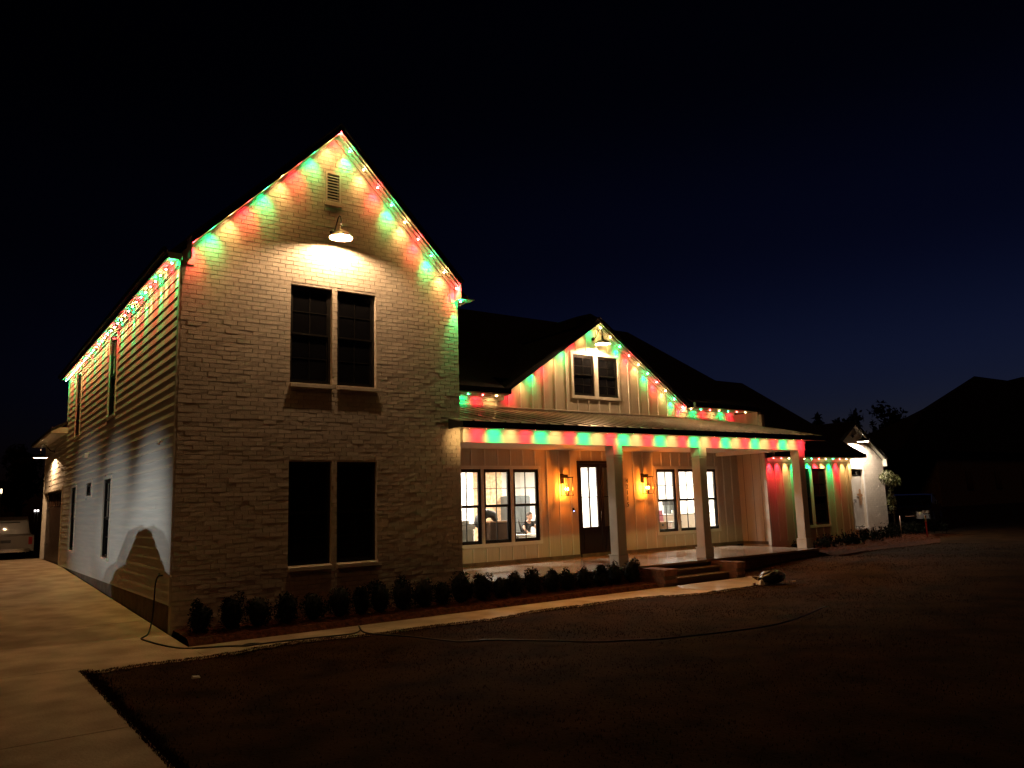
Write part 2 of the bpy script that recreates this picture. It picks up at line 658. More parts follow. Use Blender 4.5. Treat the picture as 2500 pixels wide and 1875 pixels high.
# wall built from rectangular cells around openings
def wall_cells(fr, u0, u1, z0, ztop, holes, n0=-0.12, n1=0.0, mb=None, cuts=()):
    """ztop: function of u (piecewise linear); cuts are its kinks."""
    mb = mb or MB()
    us = sorted({u0, u1, *[h[0] for h in holes], *[h[1] for h in holes], *cuts})
    us = [u for u in us if u0 <= u <= u1]
    for a, b in zip(us[:-1], us[1:]):
        if b - a < 1e-5:
            continue
        segs = sorted([(h[2], h[3]) for h in holes if h[0] < (a + b) / 2 < h[1]])
        z = z0
        for (h0, h1) in segs:
            if h0 > z:
                fr.b(mb, a, b, n0, n1, z, h0)
            z = h1
        ta, tb = ztop(a + 1e-6), ztop(b - 1e-6)
        P = [fr.p(a, n1, z), fr.p(b, n1, z), fr.p(b, n0, z), fr.p(a, n0, z),
             fr.p(a, n1, ta), fr.p(b, n1, tb), fr.p(b, n0, tb), fr.p(a, n0, ta)]
        mb.hexa(P)
    return mb


def window(fr, u0, u1, z0, z1, rec, lit, grid=True, fw_=0.05, sashes=2, label=None, trimw=0.0):
    """a window thing-part with sub-parts; rec = recess of the frame face behind the wall plane"""
    mb = MB()
    d0, d1 = -rec - 0.07, -rec
    fr.b(mb, u0, u0 + fw_, d0, d1, z0, z1)
    fr.b(mb, u1 - fw_, u1, d0, d1, z0, z1)
    fr.b(mb, u0 + fw_, u1 - fw_, d0, d1, z1 - fw_, z1)
    fr.b(mb, u0 + fw_, u1 - fw_, d0, d1, z0, z0 + fw_)
    w = mb.build('window', 'frame_black', house)
    if label:
        w['label'] = label
    zm = (z0 + z1) / 2
    gm = 'glass' if lit else 'dark_glass'
    spans = [(z0 + fw_, zm, -rec - 0.055), (zm, z1 - fw_, -rec - 0.03)] if sashes == 2 else [(z0 + fw_, z1 - fw_, -rec - 0.04)]
    for (a, b, n) in spans:
        s = MB()
        sw = 0.03
        fr.b(s, u0 + fw_, u0 + fw_ + sw, n - 0.02, n + 0.02, a, b)
        fr.b(s, u1 - fw_ - sw, u1 - fw_, n - 0.02, n + 0.02, a, b)
        fr.b(s, u0 + fw_ + sw, u1 - fw_ - sw, n - 0.02, n + 0.02, b - 0.036, b)
        fr.b(s, u0 + fw_ + sw, u1 - fw_ - sw, n - 0.02, n + 0.02, a, a + 0.036)
        s.build('sash', 'frame_black', w)
        ua, ub, za, zb = u0 + fw_ + sw, u1 - fw_ - sw, a + 0.036, b - 0.036
        uc, zc = (ua + ub) / 2, (za + zb) / 2
        if grid:
            m = MB()
            fr.b(m, uc - 0.009, uc + 0.009, n - 0.014, n + 0.014, za, zb)
            m.build('muntin', 'frame_black', w)
            m = MB()
            fr.b(m, ua, uc - 0.0095, n - 0.014, n + 0.014, zc - 0.008, zc + 0.008)
            fr.b(m, uc + 0.0095, ub, n - 0.014, n + 0.014, zc - 0.008, zc + 0.008)
            m.build('muntin', 'frame_black', w)
            cells = [(ua, uc, za, zc), (uc, ub, za, zc), (ua, uc, zc, zb), (uc, ub, zc, zb)]
        else:
            cells = [(ua, ub, za, zb)]
        for c in cells:
            p = MB()
            P = [fr.p(c[0], n, c[2]), fr.p(c[1], n, c[2]), fr.p(c[1], n, c[3]), fr.p(c[0], n, c[3])]
            if fr.kind == 'S':
                P = P[::-1]
            if lit:
                p.add(P, [(0, 1, 2, 3)])
            else:
                fr.b(p, c[0], c[1], n - 0.004, n + 0.003, c[2], c[3])
            p.build('pane', gm, w)
    return w


FR = Frame('F', 0.0)
SD = Frame('S', 0.0)

# ---- brick front gable
slope = 1.01


def rakez(u, drop=0.0):
    return 9.02 - abs(u - XC) * slope - drop


holes = [(1.976, 2.817, 3.894, 5.808), (2.922, 3.760, 3.894, 5.808),
         (1.976, 2.817, 0.493, 2.402), (2.922, 3.760, 0.493, 2.402), (2.66, 2.99, 7.60, 8.25)]
bw = wall_cells(FR, 0.0, W, -0.5, lambda u: rakez(u), holes, n0=-0.16, n1=-0.007, cuts=(XC,))
brick_wall = bw.build('brick_wall', 'mortar_paint', house)

course, blen, joint = 0.0815, 0.250, 0.010
bricks = []
nr_ = int((8.95 + 0.5) / course)
for r in range(nr_):
    za = -0.5 + r * course
    zb = za + course - joint
    zm = (za + zb) / 2
    lo = max(0.0, XC - (9.02 - 0.10 - zb) / slope)
    hi = min(W, XC + (9.02 - 0.10 - zb) / slope)
    if hi - lo < 0.1:
        continue
    ints = [(lo, hi)]
    for h in holes:
        if h[2] - 0.02 < zm < h[3] + 0.02:
            new = []
            for (a, b) in ints:
                if h[1] <= a or h[0] >= b:
                    new.append((a, b))
                else:
                    if h[0] > a: new.append((a, h[0] + 0.0))
                    if h[1] < b: new.append((h[1], b))
            ints = new
    off = (r % 2) * blen / 2 + (0.02 * math.sin(r * 1.7))
    for (a, b) in ints:
        k = math.floor((a - off) / blen)
        x = off + k * blen
        while x < b:
            x0, x1 = max(a, x), min(b, x + blen - joint)
            if x1 - x0 > 0.035:
                bricks.append((x0, x1, za, zb, x0 == x and abs(x1 - x - blen + joint) < 1e-6))
            x += blen
camp = M.translation
full = [b for b in bricks if b[4]]
full.sort(key=lambda b: (Vector(((b[0] + b[1]) / 2, 0, b[2])) - camp).length)
# skip the courses hidden by the bushes
single = [b for b in full if b[2] > 0.05][:270]
single_set = set(single)


def brick_verts(L, H, D, rg):
    j = lambda s: rg.uniform(-s, s)
    t = j(0.0022)
    vs = []
    for (x, y, z) in [(0, -D, 0), (L, -D, 0), (L, 0.012, 0), (0, 0.012, 0), (0, -D, H), (L, -D, H), (L, 0.012, H), (0, 0.012, H)]:
        if y < 0:
            vs.append((x + j(0.0016), y + j(0.0022) + t, z + j(0.0012)))
        else:
            vs.append((x, y, z))
    return vs


rg = random.Random(5)
protos = []
for k in range(10):
    mb = MB().hexa(brick_verts(blen - joint, course - joint, 0.001, rg))
    protos.append(mb)
brick_obj = []
for i, b in enumerate(single):
    if i < len(protos):
        mb = protos[i]
        loc = Vector((b[0], 0, b[2]))
        mb.v = [(p[0] + loc.x, p[1] + loc.y, p[2] + loc.z) for p in mb.v]
        o = mb.build('brick', 'brick_paint', brick_wall, origin=loc)
        brick_obj.append(o)
    else:
        inst(brick_obj[rg.randrange(len(protos))], 'brick', brick_wall, (b[0], rg.uniform(-0.0013, 0.0013), b[2]))
rest = MB()
for b in bricks:
    if b in single_set:
        continue
    t = rg.uniform(-0.0013, 0.0013)
    vs = brick_verts(b[1] - b[0], b[3] - b[2], 0.001, rg)
    rest.hexa([(p[0] + b[0], p[1] + t, p[2] + b[2]) for p in vs])
o = rest.build('brickwork', 'brick_paint', brick_wall)
o['kind'] = 'stuff'
o['label'] = 'painted bricks of the tall front gable'

# block: other walls (right side, back), floor between
mb = MB()
mb.box(W - 0.15, W - 0.002, 0.17, 14.9, -0.5, 5.95)
mb.box(0.16, W - 0.152, 14.75, 14.9, -0.5, 5.95)
mb.build('rear_wall', 'mortar_paint', house)

# brick windows (dark) with rowlock sills
for (a, b, z0, z1, _l) in [(1.976, 2.817, 3.894, 5.808, 0), (2.922, 3.760, 3.894, 5.808, 0),
                           (1.976, 2.817, 0.493, 2.402, 0), (2.922, 3.760, 0.493, 2.402, 0)]:
    window(FR, a, b, z0, z1, 0.085, False)
    s = MB()
    s.hexa([(a + 0.002, -0.055, z0 - 0.085), (b - 0.002, -0.055, z0 - 0.085), (b - 0.002, 0.0, z0 - 0.085), (a + 0.002, 0.0, z0 - 0.085),
            (a + 0.002, -0.055, z0 - 0.02), (b - 0.002, -0.055, z0 - 0.02), (b - 0.002, 0.08, z0 + 0.004), (a + 0.002, 0.08, z0 + 0.004)])
    s.build('window_sill', 'brick_paint', house)
# louvred vent
mb = MB()
for (a, b, c, d) in ((2.66, 2.70, 7.60, 8.25), (2.95, 2.99, 7.60, 8.25), (2.70, 2.95, 8.21, 8.25), (2.70, 2.95, 7.60, 7.64)):
    mb.box(a, b, -0.02, 0.06, c, d)
vent = mb.build('gable_vent', 'trim', house)
for k in range(9):
    z = 7.655 + k * 0.061
    s = MB()
    s.hexa([(2.702, -0.012, z), (2.948, -0.012, z), (2.948, 0.05, z + 0.045), (2.702, 0.05, z + 0.045),
            (2.702, -0.012, z + 0.010), (2.948, -0.012, z + 0.010), (2.948, 0.05, z + 0.055), (2.702, 0.05, z + 0.055)])
    s.build('louvre', 'trim', vent)
box('vent_back', 'frame_black', vent, 2.70, 2.95, 0.062, 0.07, 7.64, 8.21)
box('vent_sill', 'brick_paint', vent, 2.64, 3.01, -0.04, 0.0, 7.53, 7.597)

# rake boards, soffit and frieze of the tall gable
def rake_parts(xc, zpk, sl, half, ywall, yfront, hdir, frd=0.13, fas=0.10, parent=house, mat_='trim', drop_l=0.075, drop_r=0.02):
    """zpk: soffit height at the centre line"""
    for s in (-1, 1):
        def Z(d):
            return zpk - d * sl
        A = [(xc, Z(0)), (xc + s * half, Z(half))]
        # fascia
        dr = drop_l if s < 0 else drop_r
        mb = MB().prism([(A[0][0], A[0][1] - dr), (A[1][0], A[1][1] - dr), (A[1][0], A[1][1] + fas), (A[0][0], A[0][1] + fas)],
                        1, yfront, yfront + 0.022)
        f = mb.build('rake_board', 'gutter_black', parent)
        # soffit
        mb = MB().prism([(A[0][0], A[0][1]), (A[1][0], A[1][1]), (A[1][0], A[1][1] + 0.02), (A[0][0], A[0][1] + 0.02)],
                        1, yfront + 0.024, ywall + 0.02)
        mb.build('soffit', mat_, parent)
        # thin light track under the soffit
        mb = MB().prism([(A[0][0], A[0][1] - 0.05), (A[1][0], A[1][1] - 0.05), (A[1][0], A[1][1] - 0.003), (A[0][0], A[0][1] - 0.003)],
                        1, yfront + 0.085, yfront + 0.125)
        # frieze on the wall
        mb2 = MB().prism([(A[0][0], A[0][1] - 0.003 - frd), (A[1][0] - s * 0.0, A[1][1] - 0.003 - frd), (A[1][0], A[1][1] - 0.003), (A[0][0], A[0][1] - 0.003)],
                         1, ywall - 0.024, ywall - 0.003)
        mb2.build('frieze', mat_, parent)
        mb.build('light_track', mat_, parent)


rake_parts(XC, 9.06, slope, 2.80, 0.0, -0.30, 1, frd=0.10, fas=0.035, drop_l=0.05, drop_r=0.012)
# returns at both feet of the rake
for s in (-1, 1):
    xo = XC + s * 2.80
    zt = 9.06 - 2.80 * slope
    mb = MB().prism([(xo, zt - 0.30), (xo, zt + 0.09), (xo - s * 0.02, zt + 0.10), (xo - s * 0.02, zt - 0.30)], 1, -0.30, -0.002)
    mb.build('rake_return', 'trim', house)
    mb = MB().box(xo - s * 0.13, xo - s * 0.022, -0.024, -0.003, zt - 0.34, zt - 0.02)
    mb.build('frieze', 'trim', house)

# roof of the block
def roof_slab(name, poly3, th=0.12, m='shingle', parent=house):
    mb = MB()
    n = len(poly3)
    vs = list(poly3) + [(p[0], p[1], p[2] - th) for p in poly3]
    fs = [tuple(range(n)), tuple(range(2 * n - 1, n - 1, -1))] + [(i, i + n, (i + 1) % n + n, (i + 1) % n) for i in range(n)]
    mb.add(vs, fs)
    return mb.build(name, m, parent)


zr = 9.06 + 0.14
for s in (-1, 1):
    xe = XC + s * (XC + 0.27)
    roof_slab('roof', [(XC, -0.02, zr), (XC, 15.2, zr), (xe, 15.2, zr - (XC + 0.27) * slope), (xe, -0.02, zr - (XC + 0.27) * slope)], 0.10)
    xf = XC + s * 2.84
    roof_slab('roof', [(XC, -0.32, zr), (XC, -0.021, zr), (xf, -0.021, zr - 2.84 * slope), (xf, -0.32, zr - 2.84 * slope)], 0.05)
# side eaves: soffit, fascia
for (xa, xb, ya) in ((-0.25, 0.0, -0.02), (W, W + 0.25, -0.002)):
    box('soffit', 'trim', house, xa, xb, ya, 15.2, 6.015, 6.03)
MB().prism([(W - 0.05, -0.28), (W + 0.27, -0.28), (W + 0.27, -0.003), (W - 0.05, -0.003)], 2, 5.93, 5.95).build('soffit', 'trim', house)
xf = -0.27
box('fascia_board', 'trim', house, xf, xf + 0.018, -0.02, 15.2, 5.985, 6.10)
box('gutter', 'gutter_black', house, xf - 0.06, xf - 0.002, -0.02, 15.2, 6.05, 6.15)
box('fascia_board', 'trim', house, W + 0.252, W + 0.27, -0.02, 15.2, 5.95, 6.10)
for (xa, xb) in ((-0.25, -0.03), (W + 0.01, W + 0.25)):
    box('soffit_end', 'trim', house, xa, xb, -0.045, -0.022, 5.95, 6.06)
box('rear_gable', 'siding', house, 0, W, 14.91, 14.96, 5.9, 6.2)

# ---- lap siding on the left wall
side_holes = [(6.12, 7.10, 3.90, 5.93), (11.98, 12.98, 3.92, 5.93), (6.12, 7.10, 0.53, 2.38), (11.98, 12.98, 0.55, 2.38),
              (9.05, 10.05, 2.06, 2.40)]
GD = (15.25, 20.75, -0.05, 2.44)          # garage door opening
sw = wall_cells(SD, 0.02, 21.1, 0.0, lambda u: 5.96 if u < 14.9 else 4.28, side_holes + [GD], n0=-0.14, n1=-0.012, cuts=(14.9,))
side_wall = sw.build('side_wall', 'siding', house)
mb = MB()
mb.box(0.012, 0.16, 0.02, 15.2, -0.6, -0.002)
mb.build('foundation', 'foundation', house)
expo = 0.178
row = 0
z = 0.0
trim_w = 0.075
nb = 0
while z < 5.93:
    zt = min(z + expo, 5.955)
    end = 14.82 if z > 4.25 else 21.0
    ints = [(0.115, end)]
    for h in side_holes + [GD]:
        if h[2] - trim_w < (z + zt) / 2 < h[3] + trim_w:
            new = []
            for (a, b) in ints:
                ha, hb = h[0] - trim_w, h[1] + trim_w
                if hb <= a or ha >= b:
                    new.append((a, b))
                else:
                    if ha > a: new.append((a, ha))
                    if hb < b: new.append((hb, b))
            ints = new
    for (a, b) in ints:
        # butt joints every 3.66 m, staggered
        js = [a] + [q for q in [(row * 1.37) % 3.66 + 3.66 * k for k in range(7)] if a + 0.3 < q < b - 0.3] + [b]
        for p, q in zip(js[:-1], js[1:]):
            mb = MB()
            o1, o2 = -0.021 - rg.uniform(0, 0.002), -0.007
            zb = z + (0.0006 * rg.uniform(-1, 1))
            mb.hexa([(o1, p, zb), (-0.001, p, zb), (-0.001, q - 0.003, zb), (o1, q - 0.003, zb),
                     (o2, p, zt + 0.012), (-0.001, p, zt + 0.012), (-0.001, q - 0.003, zt + 0.012), (o2, q - 0.003, zt + 0.012)])
            mb.build('siding_board', 'siding', side_wall)
            nb += 1
    z += expo
    row += 1
box('corner_trim', 'trim', house, -0.034, -0.003, 0.003, 0.11, 0.0, 5.955)
box('corner_trim', 'trim', house, -0.034, -0.003, 14.83, 14.94, 4.30, 5.955)
box('corner_trim', 'trim', house, -0.034, -0.003, 21.0, 21.1, 0.0, 4.27)
box('rear_return', 'siding', house, 0.0, 0.3, 14.92, 14.95, 4.2, 5.95)
box('frieze', 'trim', house, -0.036, -0.028, 0.115, 14.82, 5.90, 6.01)
for k, h in enumerate(side_holes):
    w = window(SD, h[0], h[1], h[2], h[3] if h[3] < 5.9 else 5.88, 0.0, False, grid=(k < 4), sashes=2 if k < 4 else 1)
    t = MB()
    SD.b(t, h[0] - trim_w, h[0] - 0.002, 0.003, 0.038, h[2] - 0.06, min(h[3] + 0.07, 5.955))
    SD.b(t, h[1] + 0.002, h[1] + trim_w, 0.003, 0.038, h[2] - 0.06, min(h[3] + 0.07, 5.955))
    if h[3] < 5.9:
        SD.b(t, h[0], h[1], 0.003, 0.038, h[3] + 0.002, h[3] + 0.07)
    SD.b(t, h[0], h[1], 0.003, 0.048, h[2] - 0.06, h[2] - 0.002)
    t.build('window_trim', 'trim', w)
# garage door with strap hinges and a row of small lights
gd = box('garage_door', 'garage_wood', house, 0.09, 0.13, GD[0], GD[1], -0.05, GD[3])
for k in range(13):
    u = GD[0] + 0.02 + k * 0.421
    box('plank', 'garage_wood', gd, 0.075, 0.089, u, u + 0.40, -0.02, 1.85)
for k in range(8):
    u = GD[0] + 0.12 + k * 0.68
    fr_ = MB()
    fr_.box(0.07, 0.089, u, u + 0.5, 1.90, 1.93)
    fr_.box(0.07, 0.089, u, u + 0.5, 2.33, 2.36)
    fr_.box(0.07, 0.089, u, u + 0.03, 1.93, 2.33)
    fr_.box(0.07, 0.089, u + 0.47, u + 0.5, 1.93, 2.33)
    f = fr_.build('window', 'garage_wood', gd)
for (u, z0) in ((15.35, 1.75), (15.35, 0.5), (20.0, 1.75), (20.0, 0.5)):
    box('strap_hinge', 'frame_black', gd, 0.055, 0.074, u, u + 0.6, z0, z0 + 0.06)
t = MB()
SD.b(t, GD[0] - 0.09, GD[0] - 0.002, -0.05, 0.04, 0.0, GD[3] + 0.1)
SD.b(t, GD[1] + 0.002, GD[1] + 0.1, -0.05, 0.04, 0.0, GD[3] + 0.1)
SD.b(t, GD[0], GD[1], -0.05, 0.04, GD[3] + 0.002, GD[3] + 0.1)
t.build('garage_trim', 'trim', house)
# low roof over the garage end
roof_slab('roof', [(-0.5, 14.75, 4.36), (-0.5, 21.4, 4.36), (3.4, 21.4, 6.4), (3.4, 14.96, 6.4), (0.3, 14.96, 4.78), (0.0, 14.96, 4.62), (0.0, 14.75, 4.62)], 0.10)
box('soffit', 'trim', house, -0.46, 0.0, 14.78, 21.35, 4.235, 4.255)
box('fascia_board', 'trim', house, -0.48, -0.462, 14.76, 21.37, 4.215, 4.36)
box('fascia_board', 'trim', house, -0.46, -0.003, 14.755, 14.775, 4.215, 4.40)
# bits on the siding
box('dryer_vent', 'trim', house, -0.12, -0.028, 9.85, 10.0, 3.10, 3.22)
mb = MB().tube([(-0.03, 0.51, 0.47), (-0.10, 0.51, 0.47), (-0.13, 0.51, 0.42)], 0.014, 8)
mb.tube([(-0.09, 0.46, 0.50), (-0.09, 0.56, 0.50)], 0.012, 6)
mb.build('spigot', 'bronze', house)
mb = MB().tube([(-0.03, 1.25, 2.80), (-0.06, 1.15, 2.82), (-0.07, 1.02, 2.80), (-0.05, 0.90, 2.84)], 0.012, 6)
mb.box(-0.06, -0.028, 1.2, 1.3, 2.77, 2.84)
mb.build('cable_bracket', 'trim', house)

# ---- entry wall under and above the porch
YW = 3.13
FW = Frame('F', YW)
wA = [(7.44, 8.30), (8.39, 9.25), (9.35, 10.21)]
wB = [(14.88, 15.74), (15.86, 16.72), (16.84, 17.70)]
WZ = (0.485, 2.43)
DOOR = (11.64, 13.44, -0.07, 2.67)
fholes = [(a, b, WZ[0], WZ[1]) for a, b in wA + wB] + [DOOR]
GC, GPK, GS = 12.55, 6.85, 0.66


def gtop(u):
    return max(4.36, GPK - abs(u - GC) * GS)


kink = (GPK - 4.36) / GS
gwin = [(11.66, 12.47, 4.60, 5.83), (12.63, 13.44, 4.60, 5.83)]
fw_ = wall_cells(FW, W + 0.002, 18.89, -0.08, gtop, fholes + gwin, n0=-0.15, n1=0.0, cuts=(GC - kink, GC, GC + kink))
front_wall = fw_.build('entry_wall', 'board', house)
box('plinth', 'foundation', house, W + 0.01, 18.88, YW - 0.02, YW - 0.003, -0.072, 0.02)
# battens
xb = 14.74 - 0.42 * 21
while xb < 18.8:
    def cut(zlo, zhi, x=xb):
        segs = [(zlo, zhi)]
        for h in [(7.32, 10.33, 0.36, 2.53), (14.78, 17.87, 0.36, 2.53), (11.56, 13.52, -0.1, 2.69), (11.54, 13.56, 4.47, 5.95)]:
            if h[0] - 0.02 < x < h[1] + 0.02:
                new = []
                for a, b in segs:
                    if h[3] <= a or h[2] >= b: new.append((a, b)); continue
                    if h[2] > a: new.append((a, h[2]))
                    if h[3] < b: new.append((h[3], b))
                segs = new
        return segs
    if xb > W + 0.05:
        zt = gtop(xb)
        top = zt - 0.16 if zt > 4.4 else 4.30
        for a, b in cut(0.02, 2.95) + cut(4.10, top):
            if b - a > 0.05:
                box('batten', 'trim', front_wall, xb - 0.02, xb + 0.02, YW - 0.021, YW - 0.001, a, b)
    xb += 0.42
for a, b in wA + wB:
    window(FW, a, b, WZ[0], WZ[1], 0.0, True)
for a, b, _c, _d in gwin:
    window(FW, a, b, 4.60, 5.83, 0.0, False)


def trim_group(fr, a, b, z0, z1, w, mids, parent=house):
    t = MB()
    fr.b(t, a - w, a - 0.002, 0.002, 0.03, z0 - w, z1 + w)
    fr.b(t, b + 0.002, b + w, 0.002, 0.03, z0 - w, z1 + w)
    fr.b(t, a - 0.0015, b + 0.0015, 0.002, 0.03, z1 + 0.002, z1 + w)
    fr.b(t, a - 0.0015, b + 0.0015, 0.002, 0.034, z0 - w, z0 - 0.002)
    for m0, m1 in mids:
        fr.b(t, m0 + 0.002, m1 - 0.002, 0.002, 0.028, z0, z1)
    return t.build('window_trim', 'trim', parent)


trim_group(FW, 7.44, 10.21, WZ[0], WZ[1], 0.09, [(8.30, 8.39), (9.25, 9.35)])
trim_group(FW, 14.88, 17.70, WZ[0], WZ[1], 0.09, [(15.74, 15.86), (16.72, 16.84)])
trim_group(FW, 11.66, 13.44, 4.60, 5.83, 0.09, [(12.47, 12.63)])

# front door: two leaves with divided glass
mb = MB()
mb.box(11.64, 11.70, 3.10, 3.25, -0.07, 2.67)
mb.box(13.38, 13.44, 3.10, 3.25, -0.07, 2.67)
mb.box(11.70, 13.38, 3.10, 3.25, 2.60, 2.67)
door = mb.build('front_door', 'wood_dark', house)


def leaf(x0, x1, gm):
    g0, g1, g2, g3 = x0 + 0.115, x1 - 0.115, 0.76, 2.48
    m = MB()
    y0, y1 = 3.15, 3.195
    m.box(x0, g0, y0, y1, -0.065, 2.60)
    m.box(g1, x1, y0, y1, -0.065, 2.60)
    m.box(g0, g1, y0, y1, -0.065, g2)
    m.box(g0, g1, y0, y1, g3, 2.60)
    gc, gzm = (g0 + g1) / 2, g2 + 0.86
    m.box(gc - 0.02, gc + 0.02, y0 + 0.006, y1 - 0.006, g2, g3)
    m.box(g0, gc - 0.021, y0 + 0.006, y1 - 0.006, gzm - 0.012, gzm + 0.012)
    m.box(gc + 0.021, g1, y0 + 0.006, y1 - 0.006, gzm - 0.012, gzm + 0.012)
    lf = m.build('door_leaf', 'wood_dark', door)
    box('lower_panel', 'wood_dark', door, g0 + 0.02, g1 - 0.02, y0 - 0.012, y0 - 0.001, 0.12, 0.66)
    for (a, b, c, d) in ((g0, gc, g2, gzm), (gc, g1, g2, gzm), (g0, gc, gzm, g3), (gc, g1, gzm, g3)):
        MB().add([(a, 3.172, c), (b, 3.172, c), (b, 3.172, d), (a, 3.172, d)], [(0, 1, 2, 3)]).build('pane', gm, door)


leaf(11.70, 12.535, 'glass')
leaf(12.545, 13.38, 'glass')
mb = MB().tube([(12.48, 3.145, 0.95), (12.48, 3.09, 0.95), (12.48, 3.09, 1.2), (12.48, 3.145, 1.2)], 0.01, 6)
mb.build('handle', 'bronze', door)
box('paper_shade', 'room_shade', door, 12.62, 13.30, 3.22, 3.225, 0.70, 2.55)

# house numbers, top to bottom
def add_text(name, body, size, loc, rot, m, parent=None, ext=0.006, align='CENTER'):
    cu = bpy.data.curves.new(name, 'FONT')
    cu.body = body
    cu.size = size
    cu.extrude = ext
    cu.align_x = align
    ob = bpy.data.objects.new(name, cu)
    col.objects.link(ob)
    ob.rotation_euler = rot
    bpy.context.view_layer.update()
    dg = bpy.context.evaluated_depsgraph_get()
    me = bpy.data.meshes.new_from_object(ob.evaluated_get(dg))
    bpy.data.objects.remove(ob)
    o = bpy.data.objects.new(name, me)
    me.materials.clear()
    me.materials.append(MATS[m])
    col.objects.link(o)
    setp(o, parent, loc)
    o.rotation_euler = rot
    return o


for k, ch in enumerate('42115'):
    add_text('house_number', ch, 0.19, (13.60, YW - 0.022, 2.02 - k * 0.178), (R(90), 0, 0), 'number_black', house)

# gable rake, frieze etc. of the entry gable
rake_parts(GC, 6.85, GS, 3.62, YW, YW - 0.30, 1, frd=0.09, fas=0.05, drop_l=0.05, drop_r=0.015)
for s in (-1, 1):
    xo = GC + s * 3.62
    zt = 6.80 - 3.62 * GS
    MB().box(xo - 0.01, xo + 0.01, YW - 0.30, YW - 0.002, zt - 0.14, zt + 0.08).build('rake_return', 'trim', house)
    roof_slab('roof', [(GC, YW - 0.32, 6.99), (GC, 9.0, 6.99), (GC + s * 3.78, 9.0, 6.99 - 3.78 * GS), (GC + s * 3.78, YW - 0.32, 6.99 - 3.78 * GS)], 0.08)
roof_slab('roof_ridge', [(GC - 0.55, YW + 0.1, 7.02), (GC, YW + 0.1, 7.18), (GC + 0.6, YW + 0.1, 7.0), (GC + 0.6, 8.6, 7.0), (GC, 8.6, 7.18), (GC - 0.55, 8.6, 7.02)], 0.3)

# main roof behind: ridge at y=9
EZ, EY = 4.50, 2.55
mr = MB()
mz = lambda y: EZ + (y - EY) * 4.0 / (9.0 - EY)
mr.add([(W, EY, EZ), (20.0, EY, EZ), (19.8, 9.0, 8.5), (W, 9.0, 8.5), (20.0, 15.5, EZ), (W, 15.5, EZ),
        (8.86, EY, EZ), (8.86, 3.3, mz(3.3)), (16.24, 3.3, mz(3.3)), (16.24, EY, EZ)],
       [(0, 6, 7, 8, 9, 1, 2, 3), (3, 2, 4, 5), (1, 4, 2)])
mr.build('roof', 'shingle', house)
# eaves either side of the entry gable
for (a, b) in ((W + 0.005, GC - 3.64), (GC + 3.64, 19.25)):
    box('soffit', 'trim', house, a, b, EY + 0.02, YW - 0.002, 4.37, 4.39)
    box('gutter', 'gutter_black', house, a, b, EY - 0.10, EY + 0.018, 4.385, 4.53)
    box('frieze', 'trim', house, a, min(b, 18.9), YW - 0.024, YW - 0.002, 4.27, 4.368)
MB().prism([(EY + 0.02, 4.39), (YW + 0.4, 4.39), (YW + 0.4, 4.9)], 0, 19.2, 19.25).build('eave_end', 'shingle', house)

# ---- porch
FL = -0.075
porch = MB()
porch.box(W + 0.004, 17.86, -0.415, 3.11, FL - 0.06, FL)
pf = porch.build('porch_floor', 'porch_concrete', house)
# raw brick skirt with joints
sk = box('porch_skirt', 'joint', house, W + 0.004, 17.80, -0.375, -0.30, -0.62, FL - 0.062)
cnt = 0
for r in range(6):
    za = -0.62 + r * 0.081
    x = W + 0.02 + (r % 2) * 0.12
    while x < 17.70:
        if (x > 10.5 and x < 13.1):
            x += 0.24
            continue
        box('brick', 'raw_brick', sk, x, x + 0.228, -0.385 - rg.uniform(0, .004), -0.374, za, min(za + 0.072, FL - 0.064))
        cnt += 1
        x += 0.24
        if cnt > 250:
            break
# steps between brick cheek walls
for k, (y0, zt) in enumerate(((-0.70, -0.217), (-0.985, -0.358))):
    s = box('step', 'joint', house, 10.83, 13.0, y0 + 0.012, -0.378 if k == 0 else -0.690, -0.55, zt - 0.031)
    box('tread', 'porch_concrete', s, 10.83, 13.0, y0, -0.378 if k == 0 else -0.702, zt - 0.03, zt, bevel=0.006)
for (xa, xb_) in ((10.42, 10.82), (13.01, 13.30)):
    ck = MB().box(xa, xb_, -1.24, -0.416, -0.60, -0.19).build('cheek_wall', 'joint', house)
    n = 0
    for r in range(5):
        za = -0.59 + r * 0.081
        for i in range(4):
            ya = -1.25 + i * 0.21 + (r % 2) * 0.05
            box('brick', 'raw_brick', ck, xa - 0.006 - rg.uniform(0, .003), xb_ + 0.006, ya, min(ya + 0.198, -0.417), za, za + 0.072)
    for i in range(10):
        ya = -1.27 + i * 0.085
        box('cap_brick', 'raw_brick', ck, xa - 0.02, xb_ + 0.02, ya, ya + 0.076, -0.187, -0.118 + rg.uniform(-.003, .003))

